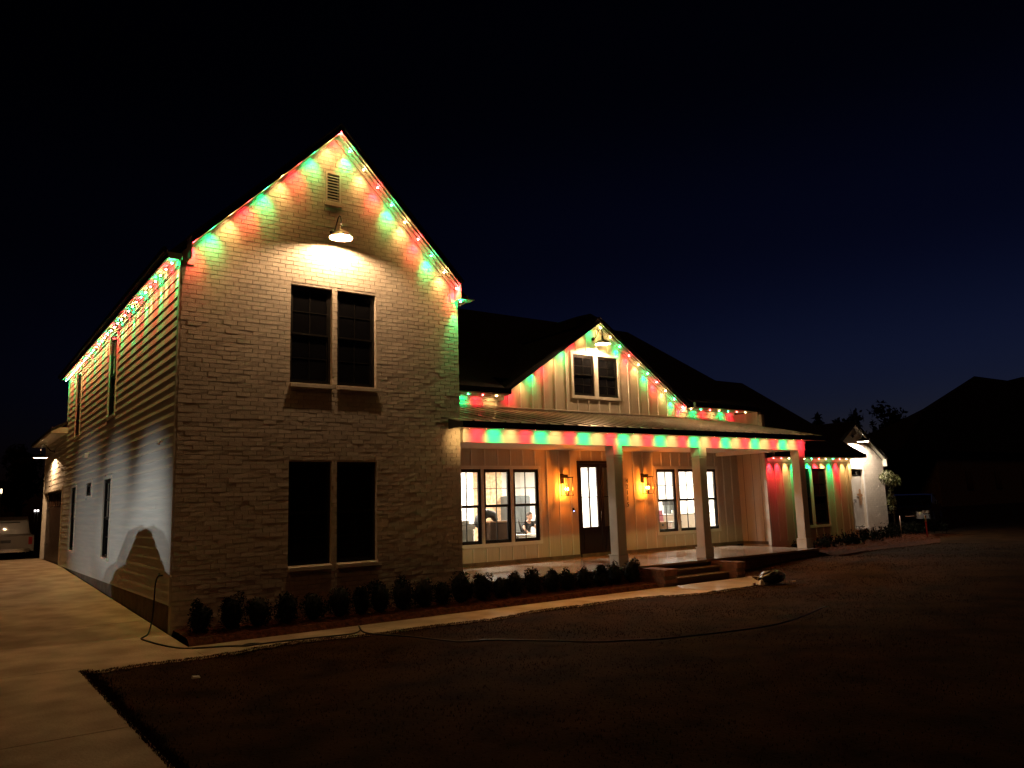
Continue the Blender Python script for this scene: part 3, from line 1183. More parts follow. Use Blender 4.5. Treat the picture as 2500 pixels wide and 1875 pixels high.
# beam, columns, ceiling
BY0, BY1 = -0.10, 0.16
bm = MB().box(W + 0.002, 18.04, BY0, BY1, 2.855, 3.10).build('porch_beam', 'trim', house)
box('beam_trim', 'trim', bm, W + 0.002, 18.055, BY0 - 0.022, BY0 - 0.001, 3.035, 3.12)
box('beam_cap', 'trim', bm, W + 0.002, 18.05, BY0 - 0.012, BY1 + 0.012, 2.832, 2.853)
box('porch_beam', 'trim', house, 17.80, 18.04, BY1 + 0.014, YW - 0.003, 2.855, 3.10)
box('porch_ceiling', 'trim', house, W + 0.002, 17.79, BY1 + 0.002, YW - 0.002, 2.97, 3.0)
for cx in (5.93, 10.22, 13.34, 17.82):
    if cx < 6:
        continue
    c = MB().box(cx - 0.135, cx + 0.135, -0.10, 0.17, FL, 2.832)
    c = box('porch_column', 'trim', house, cx - 0.135, cx + 0.135, -0.10, 0.17, 0.21, 2.60, bevel=0.004)
    box('column_base', 'trim', c, cx - 0.165, cx + 0.165, -0.13, 0.20, FL + 0.001, 0.19, bevel=0.006)
    box('base_cap', 'trim', c, cx - 0.178, cx + 0.178, -0.143, 0.213, 0.191, 0.209)
    box('column_capital', 'trim', c, cx - 0.15, cx + 0.15, -0.115, 0.185, 2.60, 2.831, bevel=0.004)
    box('neck_band', 'trim', c, cx - 0.152, cx + 0.152, -0.117, 0.187, 2.535, 2.555)

# standing seam porch roof
PY0, PZ0, PY1, PZ1 = -0.52, 3.25, YW - 0.002, 4.075
XL, XR = 5.42, 18.30


def prz(y):
    return PZ0 + (PZ1 - PZ0) * (y - PY0) / (PY1 - PY0)


pr = MB()
pr.hexa([(W + 0.004, -0.004, prz(0) - 0.03), (XR, -0.004, prz(0) - 0.03), (XR, PY1, PZ1 - 0.03), (W + 0.004, PY1, PZ1 - 0.03),
         (W + 0.004, -0.004, prz(0) - 0.012), (XR, -0.004, prz(0) - 0.012), (XR, PY1, PZ1 - 0.012), (W + 0.004, PY1, PZ1 - 0.012)])
pr.hexa([(XL, PY0, PZ0 - 0.03), (XR, PY0, PZ0 - 0.03), (XR, -0.03, prz(-0.03) - 0.03), (XL, -0.03, prz(-0.03) - 0.03),
         (XL, PY0, PZ0 - 0.012), (XR, PY0, PZ0 - 0.012), (XR, -0.03, prz(-0.03) - 0.012), (XL, -0.03, prz(-0.03) - 0.012)])
proof = pr.build('porch_roof', 'metal_roof', house)
x = XR
while x > XL + 0.05:
    x0 = max(XL, x - 0.405)
    ya = PY1
    if x0 < W:
        ya = -0.03
    if x > W and x0 < W:
        x0 = W + 0.004
        ya = PY1
    if x <= W + 0.01 and x0 < W:
        x0 = max(XL, x - 0.405)
        ya = -0.03
    wob = rg.uniform(-0.002, 0.004)
    p = MB()
    xm = (x0 + x) / 2
    zz = lambda y: prz(y) - 0.011
    p.add([(x0 + 0.020, PY0 - 0.015, zz(PY0)), (xm, PY0 - 0.015, zz(PY0) + wob), (x - 0.020, PY0 - 0.015, zz(PY0)),
           (x0 + 0.020, ya, zz(ya)), (xm, ya, zz(ya) + wob), (x - 0.020, ya, zz(ya))], [(0, 1, 4, 3), (1, 2, 5, 4)], True)
    p.build('roof_panel', 'metal_roof', proof)
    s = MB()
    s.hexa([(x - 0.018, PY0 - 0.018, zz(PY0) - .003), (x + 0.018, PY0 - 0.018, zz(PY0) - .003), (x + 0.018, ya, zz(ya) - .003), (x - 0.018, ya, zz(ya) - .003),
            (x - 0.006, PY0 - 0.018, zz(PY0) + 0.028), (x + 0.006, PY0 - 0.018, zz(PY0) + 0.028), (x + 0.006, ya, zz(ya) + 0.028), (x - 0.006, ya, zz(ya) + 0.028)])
    s.build('seam', 'seam_shade_metal', proof)
    x = x0 if x0 != W + 0.004 else W - 0.001
mb = MB()
mb.hexa([(W + 0.005, YW - 0.10, 4.05), (XR, YW - 0.10, 4.05), (XR, YW - 0.002, 4.09), (W + 0.005, YW - 0.002, 4.09),
         (W + 0.005, YW - 0.10, 4.105), (XR, YW - 0.10, 4.105), (XR, YW - 0.002, 4.14), (W + 0.005, YW - 0.002, 4.14)])
mb.build('flashing', 'metal_roof', proof)
box('gutter', 'gutter_black', house, XL - 0.02, XR + 0.02, PY0 - 0.12, PY0 - 0.02, 3.09, 3.225)
box('porch_soffit', 'trim', house, XL + 0.1, 18.28, PY0 - 0.015, BY0 - 0.026, 3.122, 3.14)
box('drip_edge', 'gutter_black', house, XL - 0.02, XR + 0.02, PY0 - 0.018, PY0 - 0.002, 3.10, 3.235)
MB().prism([(PY0, 3.11), (-0.03, 3.11), (-0.03, prz(-0.03) - 0.032), (PY0, PZ0 - 0.032)], 0, XL, XL + 0.02).build('roof_end', 'gutter_black', house)
MB().prism([(PY0, 3.12), (YW - 0.01, 3.12), (YW - 0.01, PZ1 - 0.032), (PY0, PZ0 - 0.032)], 0, 18.26, 18.285).build('roof_end', 'board', house)
box('roof_flashing', 'metal_roof', house, 5.25, 5.60, -0.035, -0.012, 3.32, 3.36)

# ---- right wing with board and batten front
YB = 2.0
FB = Frame('F', YB)
bh = [(20.45, 21.30, 0.45, 2.39), (21.44, 22.28, 0.45, 2.39)]
mb = wall_cells(FB, 18.892, 23.85, -0.35, lambda u: 2.74, bh, n0=-0.15, n1=0.0)
mb.box(18.892, 19.04, YB + 0.152, YW - 0.002, -0.35, 4.3)
wing = mb.build('wing_wall', 'board', house)
mb = MB().box(18.90, 19.03, YB + 0.002, YW - 0.005, 2.74, 4.2)
mb.build('wing_wall', 'board', house)
for y in (2.22, 2.55, 2.9):
    box('panel_joint', 'joint', wing, 18.885, 18.8915, y - 0.004, y + 0.004, 0.0, 2.95)
box('corner_trim', 'trim', wing, 18.868, 18.8905, YB - 0.02, YB + 0.09, -0.1, 2.95)
box('corner_trim', 'trim', wing, 18.892, 18.98, YB - 0.022, YB - 0.001, -0.1, 2.62)
box('plinth', 'foundation', wing, 18.86, 18.8905, YB + 0.092, YW - 0.025, -0.072, 0.02)
xb = 19.35
while xb < 23.75:
    segs = [(0.0, 2.60)]
    if 20.3 < xb < 22.4:
        segs = [(0.0, 0.35)]
    for a, b in segs:
        box('batten', 'trim', wing, xb - 0.02, xb + 0.02, YB - 0.021, YB - 0.001, a, b)
    xb += 0.42
box('corner_trim', 'trim', wing, 23.73, 23.852, YB - 0.022, YB - 0.001, -0.1, 2.62)
box('frieze', 'trim', wing, 18.99, 23.80, YB - 0.028, YB - 0.001, 2.622, 2.735)
for a, b, c, d in bh:
    window(FB, a, b, c, d, 0.0, False)
trim_group(FB, 20.45, 22.28, 0.45, 2.39, 0.09, [(21.30, 21.44)], house)
# wing roof: ridge y 6.6, gable end at x=24
roof_slab('roof', [(18.6, 1.50, 2.93), (24.02, 1.50, 2.93), (24.02, 6.6, 6.25), (18.6, 6.6, 6.25)], 0.12)
roof_slab('roof', [(24.02, 6.6, 6.25), (24.02, 11.8, 2.9), (18.6, 11.8, 2.9), (18.6, 6.6, 6.25)], 0.12)
box('soffit', 'trim', house, 18.92, 24.0, 1.52, YB - 0.03, 2.74, 2.76)
box('gutter', 'gutter_black', house, 18.6, 24.05, 1.40, 1.498, 2.76, 2.90)
MB().prism([(YB, 2.0), (YB + 0.01, 2.8), (6.6, 6.1), (11.4, 2.9), (11.4, 2.0)], 0, 23.87, 23.97).build('gable_end_wall', 'board', house)

# ---- white brick wing at the far right
YG = 3.0
FG = Frame('F', YG)
GX = 25.95


def g3(u):
    return 4.14 - abs(u - GX) * 0.66


wh = [(25.56, 26.42, 0.17, 2.42)]
mb = wall_cells(FG, 24.0, 28.0, -0.4, g3, wh, n0=-0.2, n1=-0.01, cuts=(GX,))
far_wall = mb.build('far_brick_wall', 'mortar_paint', house)
rest = MB()
for r in range(int(4.6 / course)):
    za = -0.4 + r * course
    zb = za + course - joint
    lo, hi = 24.02, 28.0
    if zb > 2.75:
        d = (4.14 - zb - 0.02) / 0.66
        lo, hi = max(lo, GX - d), min(hi, GX + d)
    if hi <= lo: continue
    x = lo - (r % 2) * blen / 2
    while x < hi:
        x0, x1 = max(lo, x), min(hi, x + blen - joint)
        inh = wh[0][2] < (za + zb) / 2 < wh[0][3]
        if inh and x1 > wh[0][0] and x0 < wh[0][1]:
            if x0 < wh[0][0] and wh[0][0] - x0 > 0.04: x1 = wh[0][0]
            elif x1 > wh[0][1] and x1 - wh[0][1] > 0.04: x0 = wh[0][1]
            else:
                x += blen
                continue
        if x1 - x0 > 0.03:
            t = rg.uniform(-0.003, 0.003)
            vs = brick_verts(x1 - x0, zb - za, 0.001, rg)
            rest.hexa([(p[0] + x0, p[1] + YG + t, p[2] + za) for p in vs])
        x += blen
o = rest.build('brickwork', 'brick_paint', far_wall)
o['kind'] = 'stuff'
o['label'] = 'painted bricks of the far wing'
mb = MB().box(27.8, 28.0, YG + 0.21, 12, -0.4, 2.75)
mb.build('rear_wall', 'mortar_paint', house)
w = window(FG, 25.56, 26.42, 2.13, 2.42, 0.09, False, grid=False, sashes=1)
film = MB()
n = 12
vs, fs = [], []
for i in range(n + 1):
    for j in range(21):
        x = 25.565 + 0.85 * i / n
        z = 0.20 + 1.95 * j / 20
        vs.append((x, YG + 0.075 + 0.012 * math.sin(i * 2.3 + j * 0.8) * math.cos(j * 1.1) + rg.uniform(-.003, .003), z))
for i in range(n):
    for j in range(20):
        fs.append((i * 21 + j, (i + 1) * 21 + j, (i + 1) * 21 + j + 1, i * 21 + j + 1))
film.add(vs, fs, True)
film = film.build('window_film', 'plastic_film', house)
box('window_backing', 'frame_black', house, 25.565, 26.415, YG + 0.12, YG + 0.16, 0.17, 2.12)
box('window_jamb', 'enamel_white', house, 26.422, 26.50, YG - 0.03, YG + 0.07, 0.17, 2.42)
box('window_sill', 'enamel_white', house, 25.50, 26.50, YG - 0.06, YG + 0.06, 0.10, 0.168)
box('window_head', 'enamel_white', house, 25.0, 26.42, YG - 0.03, YG - 0.002, 2.43, 2.70)
# printed gingerbread-man shape and digits on the film
gm_ = MB()
cx, cz, yy = 26.18, 1.35, YG + 0.045
def disc(cx_, cz_, rx, rz, n=14):
    gm_.prism([(cx_ + rx * math.cos(2 * math.pi * k / n), cz_ + rz * math.sin(2 * math.pi * k / n)) for k in range(n)], 1, yy, yy + 0.004)
disc(cx, cz + 0.22, 0.075, 0.09)
yy += 0.0006; disc(cx, cz + 0.03, 0.085, 0.17)
yy += 0.0006; disc(cx - 0.12, cz + 0.08, 0.10, 0.045)
yy += 0.0006; disc(cx + 0.11, cz + 0.05, 0.07, 0.05)
yy += 0.0006; disc(cx - 0.05, cz - 0.20, 0.04, 0.14)
yy += 0.0006; disc(cx + 0.06, cz - 0.20, 0.04, 0.14)
gm_.build('gingerbread_print', 'gingerbread', house)
add_text('window_lettering', '90', 0.20, (25.80, YG + 0.05, 1.12), (R(90), 0, 0), 'number_black', house, ext=0.002)
# gable trim and roof of this wing
rake_parts(GX, 4.20, 0.66, 2.06, YG, YG - 0.16, 1, frd=0.05, fas=0.07)
for s in (-1, 1):
    roof_slab('roof', [(GX, YG - 0.18, 4.33), (GX, 12, 4.33), (GX + s * 2.2, 12, 4.33 - 2.2 * 0.66), (GX + s * 2.2, YG - 0.18, 4.33 - 2.2 * 0.66)], 0.08)
box('rake_return', 'trim', house, 28.0, 28.04, YG - 0.16, YG, 2.55, 2.86)

# ------------------------------------------------------------------ the interior behind the lit windows
room = MB()
room.box(5.95, 18.75, 9.2, 9.3, -0.1, 3.0)
room.box(5.9, 5.95, 3.3, 9.2, -0.1, 3.0)
room.box(18.75, 18.8, 3.3, 9.2, -0.1, 3.0)
room.box(5.95, 18.75, 3.29, 9.2, 2.85, 2.9)
rw = room.build('room_wall', 'room_white', house)
box('room_floor', 'room_floor', house, 5.95, 18.75, 3.285, 9.2, -0.12, -0.05)
box('room_partition', 'room_white', house, 14.05, 14.15, 4.6, 9.19, -0.05, 2.845)
for i, (x, y) in enumerate([(7.6, 5.0), (10.0, 5.0), (12.6, 5.2), (15.6, 4.9), (17.4, 4.9), (8.6, 7.6), (11.6, 7.8), (16.4, 7.6)]):
    dl = MB().lathe([(0.001, 2.835), (0.16, 2.835), (0.16, 2.849)], (x, y, 0), 20)
    lampo = dl.build('downlight', 'ceiling_lamp', house)
    l = bpy.data.lights.new('room_light', 'AREA')
    l.shape = 'DISK'
    l.size = 0.5
    l.energy = 260
    l.color = (1.0, 0.90, 0.76)
    lo_ = bpy.data.objects.new('room_light', l)
    col.objects.link(lo_)
    setp(lo_, house, (x, y, 2.82))

# furniture seen through the left windows
T = thing('brick_pillar', 'tan brick pillar seen through the middle left window', 'pillar', (11.4, 7.2, -0.05))
nrow = 0
box('core', 'room_brick', T, 11.02, 11.68, 7.02, 7.68, -0.05, 2.84)
for r in range(28):
    for i in range(3):
        x0 = 11.0 + i * 0.235
        box('brick', 'room_brick', T, x0, x0 + 0.222, 6.99 - rg.uniform(0, .012), 7.018, -0.03 + r * 0.101, 0.06 + r * 0.101)
T = thing('refrigerator', 'tall dark grey refrigerator behind the brown carton', 'refrigerator', (11.9, 6.6, -0.05))
box('body', 'steel_dark', T, 11.62, 12.35, 6.4, 7.0, -0.05, 1.75)
box('door', 'steel_dark', T, 11.62, 11.98, 6.36, 6.398, 0.0, 1.72)
box('door', 'steel_dark', T, 11.99, 12.35, 6.36, 6.398, 0.0, 1.72)
T = thing('glass_cabinet', 'grey framed display cabinet behind the boy', 'cabinet', (12.3, 6.0, -0.05))
mb = MB()
mb.box(12.55, 13.25, 5.9, 6.2, 0.5, 0.56); mb.box(12.55, 13.25, 5.9, 6.2, 1.69, 1.76)
mb.box(12.55, 12.60, 5.9, 6.2, 0.56, 1.69); mb.box(13.2, 13.25, 5.9, 6.2, 0.56, 1.69)
mb.box(12.55, 13.25, 5.9, 6.2, 1.08, 1.12)
mb.build('frame', 'grey_item', T)
box('back', 'steel_dark', T, 12.60, 13.20, 6.17, 6.19, 0.56, 1.5)
box('counter', 'room_white', T, 12.4, 13.4, 5.85, 6.25, -0.05, 0.498)
T = thing('carton', 'large brown carton standing against the middle left window', 'carton', (9.3, 3.7, -0.05))
MB().hexa([(8.80, 3.55, -0.05), (9.42, 3.55, -0.05), (9.42, 4.1, -0.05), (8.80, 4.1, -0.05),
           (8.86, 3.55, 1.0), (9.42, 3.55, 1.0), (9.42, 4.1, 1.0), (8.86, 4.1, 1.0)]).build('side_walls', 'brown_box', T)
box('flap', 'card', T, 8.84, 9.44, 3.53, 4.12, 1.001, 1.04)
T = thing('carton', 'tan carton just right of the large brown one', 'carton', (9.7, 4.3, -0.05))
box('side_walls', 'card', T, 9.52, 10.0, 4.1, 4.5, -0.05, 0.95)
o = MB()
o.tube([(8.62, 3.9, 0.9), (8.7, 3.85, 1.12), (8.95, 3.85, 1.26), (9.15, 3.85, 1.22), (9.25, 3.85, 1.06)], [0.09, 0.13, 0.13, 0.11, 0.07], 10)
o = o.build('duffel_bag', 'black_item')
o['label'] = 'black duffel bag slumped on top of the brown carton'; o['category'] = 'bag'
T = thing('storage_box', 'white lidded box inside the leftmost lit window', 'box', (8.0, 3.9, -0.05))
box('body', 'room_shade', T, 7.5, 8.35, 3.6, 4.1, -0.05, 0.86)
box('lid', 'room_white', T, 7.47, 8.38, 3.57, 4.13, 0.861, 1.0)
o = box('crumpled_paper', 'room_white', None, 7.9, 8.25, 3.65, 3.95, 1.002, 1.09)
o['label'] = 'heap of white paper on the lidded box'; o['category'] = 'paper'
T = thing('doorway', 'grey interior doorway seen at the far left of the lit room', 'doorway', (8.0, 5.4, -0.05))
box('jamb', 'room_shade', T, 8.85, 9.0, 6.0, 6.05, -0.05, 2.5)
box('opening', 'grey_item', T, 7.9, 8.84, 6.04, 6.06, -0.05, 2.3)
T = thing('work_table', 'white folding table the boy leans on', 'table', (10.4, 3.95, -0.05))
box('tabletop', 'room_white', T, 9.75, 10.95, 3.55, 3.98, 0.60, 0.64)
for (x, y) in ((9.8, 3.6), (10.9, 3.6), (9.8, 3.93), (10.9, 3.93)):
    box('leg', 'grey_item', T, x - .015, x + .015, y - .015, y + .015, -0.05, 0.599)
T = thing('storage_box', 'white box with a brown label under the folding table', 'box', (10.1, 3.6, 0.3))
box('body', 'room_white', T, 9.80, 10.55, 3.62, 3.9, 0.05, 0.57)
box('label_print', 'brown_box', T, 9.9, 10.13, 3.612, 3.619, 0.3, 0.54)
T = thing('dining_chair', 'dark chair with raised back left of the boy', 'chair', (10.0, 4.5, -0.05))
MB().tube([(10.2, 4.1, 1.05), (10.35, 4.1, 0.6)], 0.03, 8).build('back_post', 'black_item', T)
MB().tube([(9.9, 4.1, 1.05), (9.93, 4.1, 0.62)], 0.025, 8).build('back_post', 'black_item', T)
box('seat', 'black_item', T, 9.85, 10.4, 3.99, 4.35, 0.645, 0.70)
T = thing('picture_frame', 'small wooden frame on the wall above the boy', 'picture', (12.2, 5.0, 1.0))
box('frame', 'card', T, 11.75, 11.99, 5.20, 5.22, 1.35, 1.47)
box('print', 'card', T, 11.79, 11.97, 5.19, 5.199, 1.0, 1.33)
T = thing('plant_pot', 'white pot standing on the counter of the display cabinet', 'pot', (12.8, 5.7, 0.9))
MB().lathe([(0.001, 0), (0.08, 0), (0.11, 0.2), (0.10, 0.2), (0.001, 0.19)], (12.0, 5.55, 0.95), 14).build('pot', 'room_white', T)
box('shelf', 'black_item', T, 11.7, 12.3, 5.4, 5.7, 0.86, 0.945)

# seen through the door
T = thing('console_table', 'tan console table seen through the front door glass', 'table', (13.0, 6.0, -0.05))
box('tabletop', 'card', T, 12.9, 14.0, 5.9, 6.4, 0.74, 0.80)
box('cabinet', 'card', T, 12.95, 13.95, 5.95, 6.38, -0.05, 0.739)
o = MB().lathe([(0.001, 0), (0.22, 0.03), (0.28, 0.10), (0.26, 0.10), (0.2, 0.045), (0.001, 0.03)], (13.4, 6.1, 0.802), 20).build('bowl', 'grey_item')
o['label'] = 'grey bowl on the tan console table'; o['category'] = 'bowl'

# kitchen seen through the right windows
T = thing('kitchen_cabinets', 'white kitchen wall with ovens seen through the right windows', 'cabinets', (18.5, 7.9, -0.05))
box('carcass', 'room_white', T, 16.6, 18.74, 7.6, 8.2, -0.05, 2.7)
for i in range(4):
    x0 = 16.62 + i * 0.53
    d = box('door', 'room_white', T, x0, x0 + 0.515, 7.575, 7.598, 1.75, 2.66)
    MB().tube([(x0 + (0.45 if i % 2 == 0 else 0.07), 7.55, 1.9), (x0 + (0.45 if i % 2 == 0 else 0.07), 7.55, 2.3)], 0.012, 6).build('handle', 'grey_item', T)
box('microwave', 'black_item', T, 17.55, 18.30, 7.55, 7.599, 1.50, 1.68)
box('oven_door', 'black_item', T, 17.55, 18.30, 7.55, 7.599, 0.95, 1.40)
box('lower_oven', 'black_item', T, 17.55, 18.30, 7.55, 7.599, 0.35, 0.60)
box('drawer', 'card', T, 17.5, 18.35, 7.575, 7.598, 0.62, 0.68)
T = thing('gift_bag', 'pink bag behind the cardboard box in the right window', 'bag', (15.8, 4.3, 0.5))
MB().hexa([(15.62, 3.95, 0.4), (16.05, 3.95, 0.4), (16.05, 4.25, 0.4), (15.62, 4.25, 0.4),
           (15.70, 4.0, 1.14), (15.98, 4.0, 1.14), (15.98, 4.2, 1.14), (15.70, 4.2, 1.14)]).build('body', 'pink', T)
MB().tube([(15.76, 4.08, 1.13), (15.84, 4.08, 1.24), (15.92, 4.08, 1.13)], 0.01, 6).build('handle', 'black_item', T)
T = thing('cardboard_box', 'open cardboard box low in the right window', 'box', (15.4, 3.6, -0.05))
box('side_walls', 'card', T, 15.15, 15.75, 3.55, 3.9, -0.05, 0.78)
MB().hexa([(15.05, 3.53, 0.45), (15.07, 3.53, 0.45), (15.07, 3.92, 0.45), (15.05, 3.92, 0.45),
           (15.12, 3.53, 0.79), (15.14, 3.53, 0.79), (15.14, 3.92, 0.79), (15.12, 3.92, 0.79)]).build('flap', 'card', T)
MB().ell((15.50, 3.545, 0.68), (0.05, 0.01, 0.03), 10, 6).build('hand_hole', 'black_item', T)
T = thing('coffee_machine', 'black and steel coffee machine in the middle right window', 'coffee machine', (17.5, 5, 0.9))
box('body', 'steel_dark', T, 17.42, 17.78, 5.0, 5.3, 0.98, 1.28)
box('top', 'black_item', T, 17.40, 17.80, 4.98, 5.32, 1.281, 1.48)
MB().tube([(17.5, 4.97, 1.1), (17.5, 4.97, 1.0)], 0.05, 10).build('spout', 'chrome', T)
T = thing('kitchen_island', 'white kitchen island with dark countertop edge', 'island', (17.4, 5.0, -0.05))
box('base', 'room_white', T, 16.6, 18.6, 4.85, 5.5, -0.05, 0.92)
box('countertop', 'room_white', T, 16.55, 18.65, 4.8, 5.55, 0.921, 0.975)
T = thing('room_divider', 'tall grey white panel beside the coffee machine', 'panel', (16.9, 5.8, -0.05))
box('panel', 'room_shade', T, 16.75, 17.15, 5.7, 5.74, -0.05, 2.7)
box('edge', 'room_white', T, 17.152, 17.20, 5.69, 5.75, -0.05, 2.7)
T = thing('wall_bench', 'low white bench under the middle right window', 'bench', (16.3, 3.7, -0.05))
box('seat', 'grey_item', T, 16.0, 16.45, 3.6, 3.9, 0.73, 0.77)
box('side', 'room_white', T, 16.03, 16.42, 3.63, 3.87, -0.05, 0.729)
o = MB()
for k in range(5):
    o.ell((17.25, 3.62, 1.55 + k * 0.13), (0.045, 0.03, 0.05), 8, 6)
o = o.build('hanging_ornament', 'grey_item')
o['label'] = 'string of grey ornaments hanging inside the rightmost lit window'; o['category'] = 'ornament'

# ------------------------------------------------------------------ boy leaning on the table
def skin_body(name, verts, edges, radii, m, parent, sub=2, root=0):
    import bmesh
    me = bpy.data.meshes.new(name)
    base = Vector(verts[root])
    me.from_pydata([tuple(Vector(v) - base) for v in verts], edges, [])
    bm_ = bmesh.new()
    bm_.from_mesh(me)
    lay = bm_.verts.layers.skin.verify()
    bm_.verts.ensure_lookup_table()
    for i, r_ in enumerate(radii):
        bm_.verts[i][lay].radius = (r_, r_) if not isinstance(r_, tuple) else r_
        bm_.verts[i][lay].use_root = (i == root)
    bm_.to_mesh(me)
    bm_.free()
    o = bpy.data.objects.new(name, me)
    col.objects.link(o)
    mo = o.modifiers.new('skin', 'SKIN')
    mo.use_smooth_shade = True
    ss = o.modifiers.new('sub', 'SUBSURF')
    ss.levels = sub
    ss.render_levels = sub
    me.materials.append(MATS[m])
    setp(o, parent, base)
    return o


P = thing('person', 'boy in a black T-shirt leaning on the white table behind the window', 'person', (10.5, 4.25, -0.05))
hx, hy, hz_ = 10.55, 4.02, 1.12
vv = [(10.56, 4.30, 0.60), (10.55, 4.20, 0.78), (10.55, 4.12, 0.94), (10.55, 4.06, 1.0), (10.55, 4.03, 1.05), (10.55, 4.01, 1.12),  # pelvis..head
      (10.42, 4.12, 0.93), (10.33, 4.02, 0.80), (10.36, 3.86, 0.665), (10.41, 3.82, 0.66),          # arm l
      (10.68, 4.12, 0.93), (10.78, 4.02, 0.80), (10.74, 3.88, 0.665), (10.68, 3.84, 0.66),          # arm r
      (10.49, 4.34, 0.50), (10.48, 4.30, 0.25), (10.48, 4.38, 0.0),
      (10.63, 4.34, 0.50), (10.64, 4.30, 0.25), (10.64, 4.38, 0.0)]
ee = [(0, 1), (1, 2), (2, 3), (3, 4), (4, 5), (2, 6), (6, 7), (7, 8), (8, 9), (2, 10), (10, 11), (11, 12), (12, 13),
      (0, 14), (14, 15), (15, 16), (0, 17), (17, 18), (18, 19)]
rr = [(0.10, 0.08), (0.105, 0.08), (0.10, 0.075), 0.045, 0.043, (0.078, 0.09), 0.048, 0.036, 0.026, 0.024, 0.048, 0.036, 0.026, 0.024,
      0.07, 0.05, 0.035, 0.07, 0.05, 0.035]
body = skin_body('body', vv, ee, rr, 'skin', P)
# head shape over the skinned one, face towards the camera
hd = MB()
hd.ell((hx, hy - 0.01, hz_ + 0.01), (0.078, 0.09, 0.112), 18, 12)
hd.ell((hx - 0.012, hy - 0.102, hz_ - 0.005), (0.012, 0.014, 0.02), 8, 6)
hd.ell((hx - 0.08, hy - 0.0, hz_), (0.012, 0.02, 0.03), 8, 6)
hd.ell((hx + 0.08, hy - 0.0, hz_), (0.012, 0.02, 0.03), 8, 6)
hd.build('head', 'skin', P)
ha = MB()
ha.ell((hx, hy + 0.008, hz_ + 0.04), (0.086, 0.096, 0.100), 18, 12)
ha.build('hair', 'hair', P)
for s in (-1, 1):
    MB().ell((hx - 0.01 + s * 0.03, hy - 0.093, hz_ + 0.015), (0.010, 0.008, 0.006), 8, 6).build('eye', 'black_item', P)
MB().ell((hx - 0.01, hy - 0.096, hz_ - 0.045), (0.02, 0.008, 0.007), 8, 6).build('mouth', 'pink', P)
sv_ = [(10.56, 4.29, 0.62), (10.55, 4.20, 0.78), (10.55, 4.12, 0.94), (10.55, 4.085, 0.975), (10.42, 4.12, 0.93), (10.36, 4.06, 0.84), (10.68, 4.12, 0.93), (10.75, 4.06, 0.84)]
skin_body('shirt', sv_, [(0, 1), (1, 2), (2, 3), (2, 4), (4, 5), (2, 6), (6, 7)],
          [(0.125, 0.10), (0.13, 0.10), (0.12, 0.09), 0.055, 0.068, 0.055, 0.068, 0.055], 'shirt_black', P)
for (bx, by, s) in ((10.41, 3.82, 1), (10.68, 3.84, -1)):
    for k in range(4):
        f = MB().tube([(bx - 0.02 + k * 0.014, by, 0.664), (bx - 0.022 + k * 0.016, by - 0.035 - 0.006 * (k in (1, 2)), 0.662), (bx - 0.022 + k * 0.016, by - 0.06 - 0.008 * (k in (1, 2)), 0.65)], [0.008, 0.007, 0.006], 6)
        f.build('finger', 'skin', P)
    MB().tube([(bx + s * 0.02, by + 0.02, 0.665), (bx + s * 0.045, by - 0.01, 0.66), (bx + s * 0.05, by - 0.03, 0.652)], [0.010, 0.008, 0.006], 6).build('thumb', 'skin', P)

# ------------------------------------------------------------------ light strands along the eaves and gables
led_proto = {}


def led_mesh(c, pos, parent, pre='led_'):
    if pre + c not in led_proto:
        mb = MB().lathe([(0.0005, -0.016), (0.010, -0.013), (0.015, -0.004), (0.015, 0.003)], pos, 10)
        led_proto[pre + c] = mb.build('led', pre + c, parent, origin=pos)
        return led_proto[pre + c]
    return inst(led_proto[pre + c], 'led', parent, pos)


LEDW = {'w': 9.0, 'r': 17.0, 'g': 15.0}
WASHC = {'w': (1.0, 0.47, 0.14), 'r': (1.0, 0.38, 0.09), 'g': (1.0, 0.44, 0.10)}


def strand(label, pts, cols, tilt, cone, wash, side, wtilt=0.0, wcone=100, k=1.0, pre='bright_'):
    """tilt: lens lean towards the wall, side: unit vector towards the wall"""
    T_ = thing('light_strand', label, 'string lights', pts[len(pts) // 2], 'coloured roofline light strands')
    MB().tube([Vector(p) + Vector((0, 0, 0.008)) for p in pts], 0.005, 5).build('cable', 'rubber', T_)
    a, b = R(tilt), R(wtilt)
    S_ = Vector(side)
    dn = Vector((0, 0, -1))
    for p, c in zip(pts, cols):
        led_mesh(c, Vector(p), T_, pre)
        q = Vector(p) + Vector((0, 0, -0.022))
        spot(T_, q, S_ * math.sin(a) + dn * math.cos(a), LEDW[c] * k, LEDC[c], cone, 1.0)
        if wash:
            spot(T_, q, S_ * math.sin(b) + dn * math.cos(b), wash, WASHC[c], wcone, 0.9)  # extra orange fill spot added to each puck, whatever its LED colour
    return T_


strand('long strand under the left eave above the lap siding', [(-0.13, 0.23 + 0.443 * i, 5.945) for i in range(34)],
       [('g', 'r', 'w')[i % 3] for i in range(34)], 13, 56, 15, (1, 0, 0), -7, 100, 3.6)
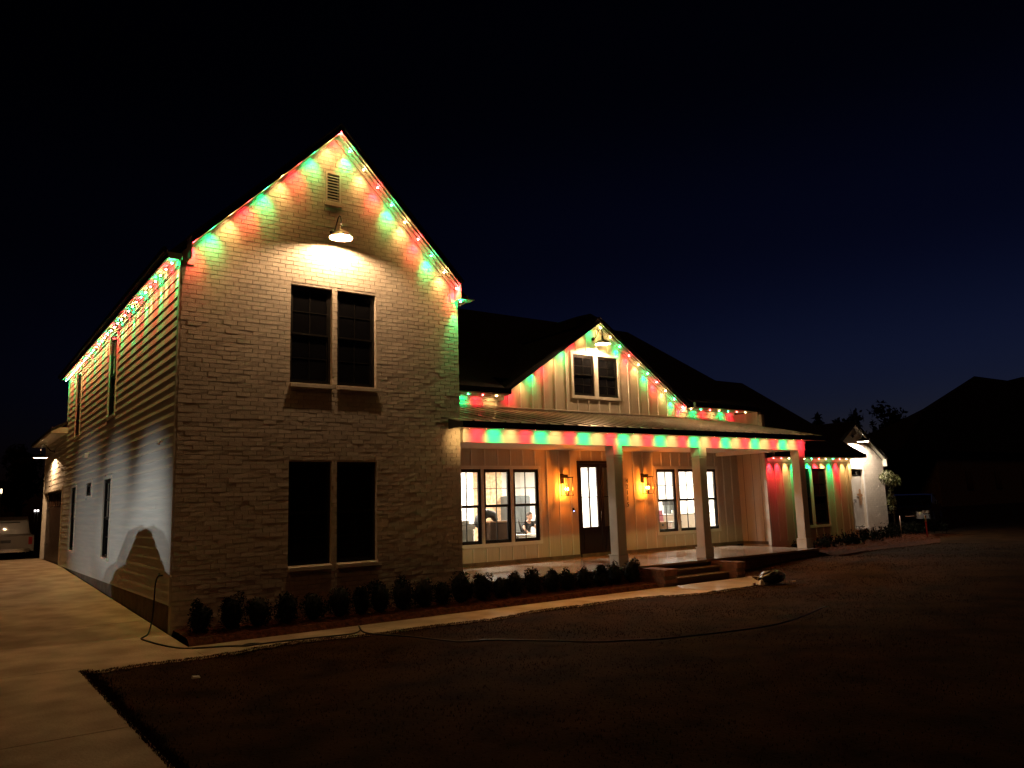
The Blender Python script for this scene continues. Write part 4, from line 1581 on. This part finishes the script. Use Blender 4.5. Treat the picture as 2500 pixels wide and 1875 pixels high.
# tall gable
zs = lambda x: 8.95 - abs(x - XC) * slope - 0.012
pr_x = [3.09 + 0.3125 * i for i in range(9)]
strand('strand along the right rake of the tall brick gable', [(x, -0.2, zs(x) - 0.02) for x in pr_x], list('gwrgwrgwr'), 44, 80, 8, (0, 1, 0), 0, 110, 2.0)
pl_x = [2.66 - 0.315 * i for i in range(9)]
strand('strand along the left rake of the tall brick gable', [(x, -0.255, 9.06 - abs(x - XC) * slope - 0.02) for x in [2.86] + pl_x], list('rwgrwgrwgr'), 45, 80, 8, (0, 1, 0), 0, 110, 2.0)
strand('short strand under the right eave of the tall block', [(5.72, -0.15, 5.90)] + [(5.86, 0.25 + 0.44 * i, 5.955) for i in range(6)], list('gwrgwrg'), 15, 70, 5, (-1, 0, 0))
spot(house, (5.66, -0.13, 5.86), (-0.06, 0.22, -1), 60, LEDC['g'], 44, 1.0)
# porch eave
strand('strand under the porch roof edge', [(5.67 + 0.4325 * i, -0.48, 3.112) for i in range(29)], [('w', 'r', 'g')[i % 3] for i in range(29)], 68, 84, 40, (0, 1, 0), -32, 72, 1.75, 'led_')
# upper eaves
strand('short strand on the upper eave left of the entry gable', [(5.95 + 0.45 * i, 2.78, 4.36) for i in range(7)], list('wgrwgrw'), 58, 92, 5, (0, 1, 0), 0, 90, 1.5, 'led_')
strand('short strand on the upper eave right of the entry gable', [(16.32 + 0.46 * i, 2.78, 4.36) for i in range(7)], list('wgrwgrw'), 58, 92, 5, (0, 1, 0), 0, 90, 1.5, 'led_')
# entry gable
zg = lambda x: 6.80 - abs(x - GC) * GS - 0.012
strand('strand along the right rake of the entry gable', [(12.67 + 0.383 * i, 2.95, zg(12.67 + 0.383 * i) - 0.02) for i in range(10)], list('wwgrwgrwgr'), 45, 80, 8, (0, 1, 0), -12, 110, 1.9)
strand('strand along the left rake of the entry gable', [(12.38 - 0.385 * i, 2.885, 6.85 - abs(12.38 - 0.385 * i - GC) * GS - 0.02) for i in range(9)], list('gwrgwrgwr'), 46, 80, 8, (0, 1, 0), -12, 110, 1.9)
# wing
strand('strand under the eave of the right wing', [(19.08 + 0.43 * i, 1.80, 2.725) for i in range(12)], list('rrwgwgrwgrww'), 26, 62, 6, (0, 1, 0), 0, 90, 6.0, 'led_')

# ------------------------------------------------------------------ gooseneck lamps
def gooseneck(label, base, fr_kind, bulb='bulb_warm', out=0.43, drop=0.24):
    T_ = thing('gooseneck_lamp', label, 'wall lamp', base, 'gooseneck barn lamps')
    B = Vector(base)
    D = Vector((0, -1, 0)) if fr_kind == 'F' else Vector((-1, 0, 0))
    top = B + D * out * 0.75 + Vector((0, 0, 0.22))
    pts = [B, B + D * 0.06, B + D * 0.14 + Vector((0, 0, 0.02)), B + D * 0.22 + Vector((0, 0, 0.12)), B + D * 0.29 + Vector((0, 0, 0.21)),
           B + D * 0.35 + Vector((0, 0, 0.235)), B + D * 0.41 + Vector((0, 0, 0.21)), B + D * out + Vector((0, 0, 0.12)), B + D * out + Vector((0, 0, 0.0))]
    MB().tube(pts, 0.013, 8).build('arm', 'frame_black', T_)
    n_ = 16
    plate = MB().tube([B + D * 0.002, B + D * 0.03], 0.055, n_)
    plate.build('wall_plate', 'bronze', T_)
    S = B + D * out
    rimz = -drop
    prof_o = [(0.028, 0.02), (0.034, -0.06), (0.06, -0.10), (0.13, -0.135), (0.185, -0.17), (0.215, -0.205), (0.225, rimz)]
    MB().lathe(prof_o, S, 28).build('shade', 'galv' if B.z > 6.5 else 'frame_black', T_)
    prof_i = [(0.222, rimz), (0.212, -0.207), (0.182, -0.174), (0.127, -0.140), (0.056, -0.106), (0.03, -0.07)]
    MB().lathe(prof_i, S, 28).build('shade_lining', 'enamel_white', T_)
    MB().ell(S + Vector((0, 0, -0.165)), (0.032, 0.032, 0.045), 12, 8).build('bulb', bulb, T_)
    return T_


WARM = (1.0, 0.74, 0.46)
gooseneck('lit gooseneck lamp above the windows of the tall brick gable', (2.81, -0.002, 6.98), 'F')
gooseneck('small gooseneck lamp at the top of the entry gable', (12.50, YW - 0.003, 6.36), 'F')
gooseneck('gooseneck lamp over the garage door at the far left', (-0.028, 17.99, 3.86), 'S')
gooseneck('gooseneck lamp on the white brick wing at the far right', (25.95, YG - 0.004, 3.72), 'F', 'bulb_white')

# ------------------------------------------------------------------ lanterns either side of the door
def lantern(label, x):
    T_ = thing('wall_lantern', label, 'lantern', (x, YW - 0.02, 1.68), 'black open wall lanterns')
    y0, y1 = 2.79, 3.0
    z0, z1 = 1.67, 2.17
    xa, xb_ = x - 0.125, x + 0.125
    m = MB()
    for (a, b) in ((xa, y0), (xb_, y0), (xa, y1), (xb_, y1)):
        m.box(a - .007, a + .007, b - .007, b + .007, z0 + 0.014, z1)
    for z in (z0, z1):
        m.box(xa - .012, xb_ + .012, y0 - .012, y0 + .008, z, z + 0.014)
        m.box(xa - .012, xb_ + .012, y1 - .008, y1 + .012, z, z + 0.014)
        m.box(xa - .012, xa + .008, y0 + .009, y1 - .009, z, z + 0.014)
        m.box(xb_ - .008, xb_ + .012, y0 + .009, y1 - .009, z, z + 0.014)
    m.build('cage', 'frame_black', T_)
    box('wall_plate', 'frame_black', T_, x - 0.06, x + 0.06, YW - 0.028, YW - 0.004, 2.02, 2.30)
    box('top_arm', 'frame_black', T_, x - 0.05, x + 0.05, 2.90, YW - 0.029, 2.20, 2.27)
    box('top_plate', 'frame_black', T_, x - 0.14, x + 0.14, y0 - 0.02, y1 + 0.02, 2.185, 2.199)
    MB().tube([(x, 2.90, 1.684), (x, 2.90, 1.72)], 0.03, 10).build('candle_plate', 'frame_black', T_)
    for (dx, dy) in ((-0.035, 0.02), (0.035, 0.02), (0, -0.04)):
        MB().tube([(x + dx, 2.90 + dy, 1.721), (x + dx, 2.90 + dy, 1.82)], 0.009, 8).build('candle', 'frame_black', T_)
        MB().ell((x + dx, 2.90 + dy, 1.86), (0.012, 0.012, 0.032), 8, 8).build('bulb', 'flame', T_)
    point(T_, (x, 2.90, 1.86), 78, (1.0, 0.20, 0.012), 0.03)


lantern('wall lantern left of the front door', 11.06)
lantern('wall lantern right of the house numbers', 14.26)
T = thing('doorbell', 'small black doorbell with a glowing blue button left of the door', 'doorbell', (11.44, YW - 0.02, 1.24))
box('case', 'black_item', T, 11.415, 11.465, YW - 0.035, YW - 0.003, 1.21, 1.33)
MB().tube([(11.44, YW - 0.040, 1.235), (11.44, YW - 0.036, 1.235)], 0.013, 12).build('button', 'bell_blue', T)

# ------------------------------------------------------------------ headlights of a car out of view, shining on the siding past a car added to cast a shadow
def car(label, x, y, z, ang, m, length=4.7, width=1.85, kind='sedan', cat='car'):
    T_ = thing('parked_car' if kind == 'sedan' else 'pickup_truck', label, cat, (x, y, z))
    T_.rotation_euler = (0, 0, ang)
    base = Vector((x, y, z))

    def L(mb, name, mm, **kw):
        o_ = mb.build(name, mm, None, origin=(0, 0, 0), **kw)
        o_.parent = T_
        o_.location = (0, 0, 0)
        return o_
    h = length / 2
    hw = width / 2
    if kind == 'sedan':
        prof = [(-h, 0.35), (-h + 0.03, 0.75), (-h + 0.25, 0.92), (-h + 0.95, 0.98), (-h + 1.75, 1.40), (-0.1, 1.47), (0.65, 1.40),
                (1.35, 1.00), (2.05, 0.88), (h - 0.05, 0.72), (h, 0.35), (h - 0.2, 0.24), (-h + 0.2, 0.24)]
    else:
        prof = [(-h, 0.45), (-h, 1.08), (-h + 1.75, 1.10), (-h + 1.85, 1.72), (-h + 2.2, 1.86), (-h + 3.4, 1.84), (-h + 4.1, 1.22), (h - 0.1, 1.12), (h, 0.5)]
    mb = MB()
    ws = [(-hw, 0.86), (-hw * 0.93, 1.0), (hw * 0.93, 1.0), (hw, 0.86)]
    n_ = len(prof)
    vs_ = []
    for (wy, sc_) in ws:
        for (px, pz) in prof:
            cx_ = px * (0.985 if abs(wy) == hw else 1)
            inset = 0.13 if pz > 1.12 and abs(wy) == hw else 0
            vs_.append((cx_, wy - math.copysign(inset, wy), pz if sc_ == 1 else pz * 0.985))
    fs_ = []
    for k in range(3):
        for i in range(n_):
            j = (i + 1) % n_
            fs_.append((k * n_ + i, k * n_ + j, (k + 1) * n_ + j, (k + 1) * n_ + i))
    fs_.append(tuple(range(n_)))
    fs_.append(tuple(range(3 * n_, 4 * n_))[::-1])
    mb.add(vs_, fs_)
    L(mb, 'body', m, bevel=0.03)
    for (wx_, s_) in ((-h + 0.85, -1), (-h + 0.85, 1), (h - 0.9, -1), (h - 0.9, 1)):
        mb = MB().tube([(wx_, s_ * (hw - 0.2), 0.33), (wx_, s_ * (hw + 0.01), 0.33)], 0.33, 20)
        L(mb, 'wheel', 'rubber')
        mb = MB().tube([(wx_, s_ * (hw + 0.011), 0.33), (wx_, s_ * (hw + 0.02), 0.33)], 0.2, 16)
        L(mb, 'rim', 'chrome')
    for s_ in (-1, 1):
        L(MB().box(h - 0.06, h + 0.012, s_ * hw * 0.85 - 0.18, s_ * hw * 0.85 + 0.1, 0.62, 0.74), 'headlight', 'chrome')
        L(MB().box(-h - 0.015, -h + 0.05, s_ * (hw - 0.13) - 0.07, s_ * (hw - 0.13) + 0.07, 0.72, 1.02 if kind != 'sedan' else 0.85), 'tail_light', 'tail_red')
        L(MB().box(0.75, 0.95, s_ * (hw + 0.12) - 0.06, s_ * (hw + 0.12) + 0.06, 0.98, 1.12), 'mirror', m)
    if kind == 'sedan':
        L(MB().hexa([(0.66, -hw * .72, 1.41), (0.66, hw * .72, 1.41), (1.36, hw * .8, 1.02), (1.36, -hw * .8, 1.02),
                     (0.69, -hw * .72, 1.42), (0.69, hw * .72, 1.42), (1.39, hw * .8, 1.03), (1.39, -hw * .8, 1.03)]), 'windscreen', 'dark_glass')
    else:
        L(MB().box(-h - 0.02, -h - 0.003, -0.72, 0.72, 0.62, 1.04), 'tailgate', m)
        L(MB().box(-h - 0.14, -h - 0.022, -0.85, 0.85, 0.42, 0.56), 'bumper', 'chrome')
        L(MB().box(-h - 0.03, -h - 0.021, -0.18, 0.18, 0.80, 0.92), 'badge', 'black_item')
        L(MB().box(-h + 1.83, -h + 1.842, -0.6, 0.6, 1.2, 1.65), 'rear_window', 'gutter_black')
    return T_


car('white pickup truck parked at the far end of the driveway', -0.98, 27.0, -0.25, R(90), 'car_white', 5.6, 2.0, 'pickup', 'pickup truck')
car('dark car parked in the shadows beyond the sign post', 34.0, 5.0, -0.1, R(200), 'car_dark', 4.6, 1.85)
car('unseen dark car added to shadow the headlight patch on the siding', -4.65, 1.75, -0.42, R(92), 'car_dark', 4.7, 1.80)  # unseen blocker, added to shape the headlight shadow
HL = thing('parked_car', 'car with lit headlights left of the driveway out of view', 'car', (-13, 1.1, -0.5))
box('body', 'car_dark', HL, -17.3, -13.3, 0.1, 2.1, -0.2, 0.95)
for yy_ in (0.35, 1.85):
    MB().tube([(-13.29, yy_, 0.68), (-13.25, yy_, 0.68)], 0.09, 12).build('headlight', 'ceiling_lamp', HL)
    pos = Vector((-13.2, yy_, 0.68))
    for (ty, e, cn) in ((1.6, 1550, 20), (5.2, 1250, 21), (9.5, 1100, 22)):
        spot(HL, pos, Vector((0.0, ty + yy_ * 0.3, 1.05)) - pos, e, (0.93, 0.97, 0.95), cn, 1.0, 0.04, 'headlight_beam')

# ------------------------------------------------------------------ plants
def leaf_cluster(mb, c, rad, n_, size, rgn, shell=0.55, flat=1.0):
    vs_, fs_ = [], []
    for _ in range(n_):
        v = rgn.normal(0, 1, 3)
        v /= np.linalg.norm(v) + 1e-9
        r_ = rgn.uniform(shell, 1.0) ** 0.7
        p = np.array(c) + v * np.array(rad) * r_
        d1 = rgn.normal(0, 1, 3); d1 /= np.linalg.norm(d1)
        d2 = np.cross(d1, v) if abs(np.dot(d1, v)) < 0.95 else np.cross(d1, [0, 0, 1])
        d2 /= np.linalg.norm(d2) + 1e-9
        s_ = size * rgn.uniform(0.6, 1.4)
        k = len(vs_)
        vs_ += [tuple(p - d1 * s_), tuple(p + d2 * s_ * 0.45), tuple(p + d1 * s_), tuple(p - d2 * s_ * 0.45)]
        fs_.append((k, k + 1, k + 2, k + 3))
    mb.add(vs_, fs_)


ordn = ['first', 'second', 'third', 'fourth', 'fifth', 'sixth', 'seventh', 'eighth', 'ninth', 'tenth', 'eleventh', 'twelfth', 'thirteenth',
        'fourteenth', 'fifteenth', 'sixteenth', 'seventeenth', 'eighteenth', 'nineteenth', 'twentieth', 'twenty-first', 'twenty-second']
bx_ = [0.28, 0.78, 1.21, 1.7, 2.17, 2.67, 3.08, 3.45, 3.91, 4.36, 4.78, 5.19, 5.69, 6.15, 6.51, 6.97, 7.5, 7.92, 8.38, 8.88, 9.31, 9.86]
npr = np.random.default_rng(11)
for i, x in enumerate(bx_):
    s = [1.1, 1.25, 1.2, 1.25, 1.15, 1.3, 1.1, 1.3, 1.35, 1.3, 1.05, 1.4, 1.25, 1.0, 1.2, 1.15, 1.2, 1.0, 1.1, 1.05, 1.15, 1.25][i]
    ax_, ay_, az_ = npr.uniform(.88, 1.15), npr.uniform(.88, 1.15), npr.uniform(.88, 1.12)
    T_ = thing('boxwood_bush', ('%s boxwood from the left in the row along the house' % ordn[i]) if i < 21 else 'last boxwood of the row right beside the steps',
               'bush', (x, -0.75, -0.42), 'boxwoods along the front of the house')
    mb = MB()
    c = (x, -0.75, -0.42 + 0.22 * s)
    leaf_cluster(mb, c, (0.20 * s * ax_, 0.19 * s * ay_, 0.235 * s * az_), 1000, 0.022, npr, 0.35)
    for q in range(5):
        leaf_cluster(mb, (x + npr.uniform(-.12, .12) * s, -0.75 + npr.uniform(-.1, .1) * s, c[2] + npr.uniform(-.1, .2) * s), (0.09 * s, 0.09 * s, 0.11 * s), 130, 0.024, npr, 0.5)
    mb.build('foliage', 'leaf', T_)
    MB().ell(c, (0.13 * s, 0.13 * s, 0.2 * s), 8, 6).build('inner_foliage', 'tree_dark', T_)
    MB().tube([(x, -0.75, -0.5), (x, -0.75, -0.2)], 0.02, 6).build('stem', 'bark', T_)

# small topiary tree and low plants in front of the right wing
T_ = thing('ornamental_tree', 'small clipped tree with a lit crown at the corner of the white brick wing', 'tree', (27.0, 2.2, -0.25))
MB().tube([(27.0, 2.2, -0.3), (27.03, 2.2, 0.7), (26.98, 2.2, 1.5), (27.0, 2.2, 2.0)], [0.035, 0.03, 0.025, 0.015], 7).build('trunk', 'bark', T_)
mb = MB()
leaf_cluster(mb, (26.75, 2.2, 2.05), (0.36, 0.3, 0.34), 500, 0.045, npr, 0.4)
leaf_cluster(mb, (27.22, 2.2, 1.90), (0.33, 0.3, 0.28), 420, 0.045, npr, 0.4)
leaf_cluster(mb, (26.90, 2.2, 1.15), (0.20, 0.2, 0.6), 330, 0.04, npr, 0.3)
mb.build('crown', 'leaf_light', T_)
low = [(18.9, 0.9, .30), (19.7, 0.6, .32), (20.5, 0.9, .38), (21.3, 0.6, .34), (22.0, 1.0, .42), (22.8, 0.8, .40), (23.5, 1.2, .45), (24.3, 1.0, .42), (25.1, 1.3, .5), (25.9, 1.6, .48), (26.6, 1.3, .5), (27.6, 1.6, .55), (28.5, 1.4, .5)]
for i, (x, y, s) in enumerate(low):
    T_ = thing('low_shrub', '%s leafy shrub from the left in the bed before the right wing' % ordn[i], 'shrub', (x, y, gz(x, y)), 'leafy shrubs before the right wing')
    mb = MB()
    z0 = gz(x, y)
    s *= 1.25
    for k in range(44):
        a = npr.uniform(0, 6.28)
        r_ = npr.uniform(0.05, 0.40)
        hh = s * npr.uniform(0.6, 1.1)
        x1, y1 = x + math.cos(a) * r_, y + math.sin(a) * r_
        leaf_cluster(mb, (x1, y1, z0 + hh * 0.6), (0.05, 0.05, hh * 0.45), 12, 0.04, npr, 0.2)
    mb.build('foliage', 'leaf', T_)

# trees on the horizon
def tree(label, x, y, h, w, seed, n_=900, lf=0.35):
    T_ = thing('tree', label, 'tree', (x, y, -0.5), 'dark trees on the skyline')
    r_ = np.random.default_rng(seed)
    MB().tube([(x, y, -0.6), (x + 0.1, y, h * 0.3), (x - 0.1, y, h * 0.75)], [w * 0.06, w * 0.045, w * 0.01], 7).build('trunk', 'bark', T_)
    mb = MB()
    for k in range(9):
        cz_ = h * (0.35 + 0.6 * k / 9)
        ww = w * 0.5 * (1.0 - 0.65 * abs(k / 8 - 0.35))
        leaf_cluster(mb, (x + r_.normal(0, ww * 0.35), y + r_.normal(0, ww * 0.35), cz_), (ww * r_.uniform(.5, .8), ww * .7, h * 0.10), n_ // 9, lf, r_, 0.1)
    mb.build('crown', 'tree_dark', T_)


tl = [('thin young tree left of the dark gap in the skyline', 77.9, 40, 10.3, 3.0), ('pair of slim trees over the far roof edge', 80.6, 40, 11.2, 3.0),
      ('scraggly small tree beside the slim ones', 83.3, 41, 10.4, 2.6), ('small pointed tree before the big round crown', 86.5, 40, 10.9, 3),
      ('bushy tree at the left foot of the big crown', 89.5, 40, 12.2, 5), ('big round tree crown on the skyline', 95.3, 40, 13.6, 8), ('tree at the right shoulder of the big crown', 100.5, 40, 12.9, 5),
      ('tree low beside the neighbouring roof', 108.5, 40, 13.0, 3.5)]
for i, (lb, x, y, h, w) in enumerate(tl):
    tree(lb, x, y, h, w, 20 + i)
lt = [('dark tree behind the white pickup truck', -1.5, 60, 7.5, 6), ('dark tree left beyond the driveway', -4.5, 62, 6.5, 6), ('dark tree peeking past the garage roof', 2.0, 64, 8.0, 6)]
for i, (lb, x, y, h, w) in enumerate(lt):
    tree(lb, x, y, h, w, 50 + i)
mb = MB()
tr = np.random.default_rng(77)
for k in range(150):
    x = 62 + k * 0.9
    leaf_cluster(mb, (x, 44 + tr.normal(0, 2), 3.3 + (x - 62) * 0.045), (2.2, 2, 4.9 + 0.5 * math.sin(k * .7)), 60, 0.6, tr, 0.0)
o = mb.build('woodland', 'tree_dark')
o['kind'] = 'stuff'; o['label'] = 'dark mass of far woodland closing the street'; o['category'] = 'woodland'

# neighbouring house on the right
nh = thing('house', 'unlit neighbouring house, a dark gable at the right edge', 'house', (86, 22, 0))
fp = [(62, 5.0), (66.2, 8.3), (71.5, 10.1), (77.0, 12.3), (84.3, 12.36), (88.0, 13.0), (97.0, 13.0), (110, 5.0)]
mb = MB().add([(x, 20, z) for x, z in fp] + [(x * 0.8 + 17.5, 34, 5.0 + (z - 5.0) * 0.15) for x, z in fp],
              [tuple(range(8)), tuple(range(8, 16))[::-1]] + [(i, (i + 1) % 8, 8 + (i + 1) % 8, 8 + i) for i in range(8)])
mb.build('roof', 'shingle', nh)
box('wall', 'foundation', nh, 69, 106, 20.5, 31.5, -0.5, 5.6)
for x in (74, 80, 86):
    box('window', 'dark_glass', nh, x, x + 1.2, 20.44, 20.499, 1.5, 3.2)

# ------------------------------------------------------------------ things on the ground
pts = [(-0.13, 0.51, 0.42), (-0.15, 0.50, 0.30), (-0.17, 0.46, 0.0), (-0.20, 0.40, -0.25), (-0.28, 0.25, -0.43), (-0.40, 0.0, -0.45), (-0.46, -0.15, -0.455), (-0.40, -0.5, -0.465),
       (-0.32, -0.85, -0.475), (-0.15, -1.35, -0.488), (0.16, -1.59, -0.488), (0.45, -1.72, -0.488), (0.62, -2.02, -0.47), (0.78, -2.06, -0.46), (0.88, -1.92, -0.48), (0.75, -1.76, -0.488), (0.62, -1.86, -0.485),
       (0.72, -2.0, -0.47), (1.19, -2.12, -0.455), (1.7, -2.22, -0.452), (2.2, -2.30, -0.45), (2.40, -2.16, -0.43), (2.43, -2.04, -0.38), (2.37, -2.35, -0.44), (2.50, -2.75, -0.452),
       (2.72, -3.21, -0.452), (2.97, -4.06, -0.452), (3.2, -4.3, -0.452), (3.44, -4.4, -0.452), (3.96, -5.04, -0.452), (4.38, -5.61, -0.452), (4.8, -5.86, -0.452), (5.34, -6.15, -0.452), (7.31, -6.47, -0.452), (9.5, -5.9, -0.45)]


def smooth(pts, n=5):
    out = []
    P_ = [Vector(p) for p in pts]
    for i in range(len(P_) - 1):
        p0, p1, p2, p3 = P_[max(i - 1, 0)], P_[i], P_[i + 1], P_[min(i + 2, len(P_) - 1)]
        for k in range(n):
            t = k / n
            out.append(0.5 * ((2 * p1) + (-p0 + p2) * t + (2 * p0 - 5 * p1 + 4 * p2 - p3) * t * t + (-p0 + 3 * p1 - 3 * p2 + p3) * t ** 3))
    out.append(P_[-1])
    return out


o = MB().tube(smooth(pts), 0.013, 8).build('garden_hose', 'rubber')
o['label'] = 'black hose running from the wall spigot across the walk and lawn'; o['category'] = 'hose'

T_ = thing('trash_bag', 'full black trash bag lying on the lawn beyond the steps', 'bag', (12.35, -2.75, -0.5))
mb = MB()
vs_, fs_ = [], []
tr = np.random.default_rng(4)
nn, mm_ = 18, 10
for j in range(mm_ + 1):
    for k in range(nn):
        a, b = 2 * math.pi * k / nn, math.pi * j / mm_
        r_ = 1 + tr.uniform(-0.07, 0.07)
        z = max(-0.02, 0.13 - math.cos(b) * 0.15 * r_)
        vs_.append((12.35 + 0.40 * math.sin(b) * math.cos(a) * r_, -2.75 + 0.22 * math.sin(b) * math.sin(a) * r_, -0.47 + z))
for j in range(mm_):
    for k in range(nn):
        fs_.append((j * nn + k, j * nn + (k + 1) % nn, (j + 1) * nn + (k + 1) % nn, (j + 1) * nn + k))
mb.add(vs_, fs_).build('bag', 'bag_black', T_)
MB().tube([(12.0, -2.72, -0.36), (11.92, -2.72, -0.33), (11.86, -2.74, -0.36)], [0.03, 0.02, 0.035], 7).build('knot', 'bag_black', T_)
o = MB().tube([(11.50, -2.86, -0.44), (11.62, -2.82, -0.44)], 0.035, 12).build('drink_can', 'chrome')
o['label'] = 'crushed shiny can lying left of the trash bag'; o['category'] = 'can'
o = MB().hexa([(11.80, -2.83, -0.47), (11.93, -2.86, -0.47), (11.95, -2.76, -0.47), (11.83, -2.74, -0.47),
               (11.82, -2.82, -0.37), (11.90, -2.83, -0.39), (11.92, -2.78, -0.36), (11.85, -2.76, -0.38)]).build('paper_scrap', 'enamel_white')
o['label'] = 'white paper scrap between the can and the trash bag'; o['category'] = 'scrap'
o = MB().box(12.72, 12.84, -3.02, -2.96, -0.47, -0.45).build('paper_scrap', 'enamel_white')
o['label'] = 'flat white scrap just right of the trash bag'; o['category'] = 'scrap'
o = MB().hexa([(-0.62, -3.95, -0.46), (-0.52, -3.95, -0.46), (-0.52, -3.90, -0.46), (-0.62, -3.90, -0.46),
               (-0.61, -3.94, -0.44), (-0.53, -3.94, -0.445), (-0.53, -3.91, -0.44), (-0.61, -3.91, -0.43)]).build('paper_scrap', 'enamel_white')
o['label'] = 'tiny pale scrap alone on the dark lawn at the left'; o['category'] = 'scrap'
o = MB().box(14.9, 15.6, 3.0, 3.02, 0.2, 0.3)
o = MB().tube([(25.48, 1.17, -0.3), (25.48, 1.17, 0.62)], 0.016, 6).build('marker_stake', 'stake')
o['label'] = 'thin pale stake standing at the right edge of the bed'; o['category'] = 'stake'
T_ = thing('sign_post', 'white sign post with a crossbar and lower half coloured as if lit red near the parked car', 'post', (25.79, 0.39, -0.3))
MB().box(25.77, 25.81, 0.37, 0.41, 0.40, 0.62).build('post', 'stake', T_)
MB().box(25.77, 25.81, 0.37, 0.41, -0.3, 0.398).build('lower_post', 'post_lit_red', T_)  # red light on the lower post put into its colour
MB().tube([(25.3, 0.86, 0.60), (25.55, 0.62, 0.60)], 0.011, 6).build('crossbar', 'stake', T_)
# lamps of far neighbours at the left
for (x, y, z, lb, m_) in ((-0.18, 45, 3.15, 'lone warm lamp glowing far beyond the driveway', 'far_lamp'),
                          (1.72, 45, 1.95, 'left one of two tiny white lamps beside the garage', 'far_lamp_white'),
                          (1.88, 45, 1.95, 'right one of two tiny white lamps beside the garage', 'far_lamp_white')):
    T_ = thing('distant_lamp', lb, 'lamp', (x, y, z))
    MB().box(x - .05, x + .05, y - 0.05, y + 0.05, z, z + (0.28 if m_ == 'far_lamp' else .12)).build('light', m_, T_)
    MB().tube([(x, y, gz(x, y) - 0.1), (x, y, z - 0.001)], 0.04, 6).build('pole', 'frame_black', T_)
print('objects', len(bpy.data.objects))
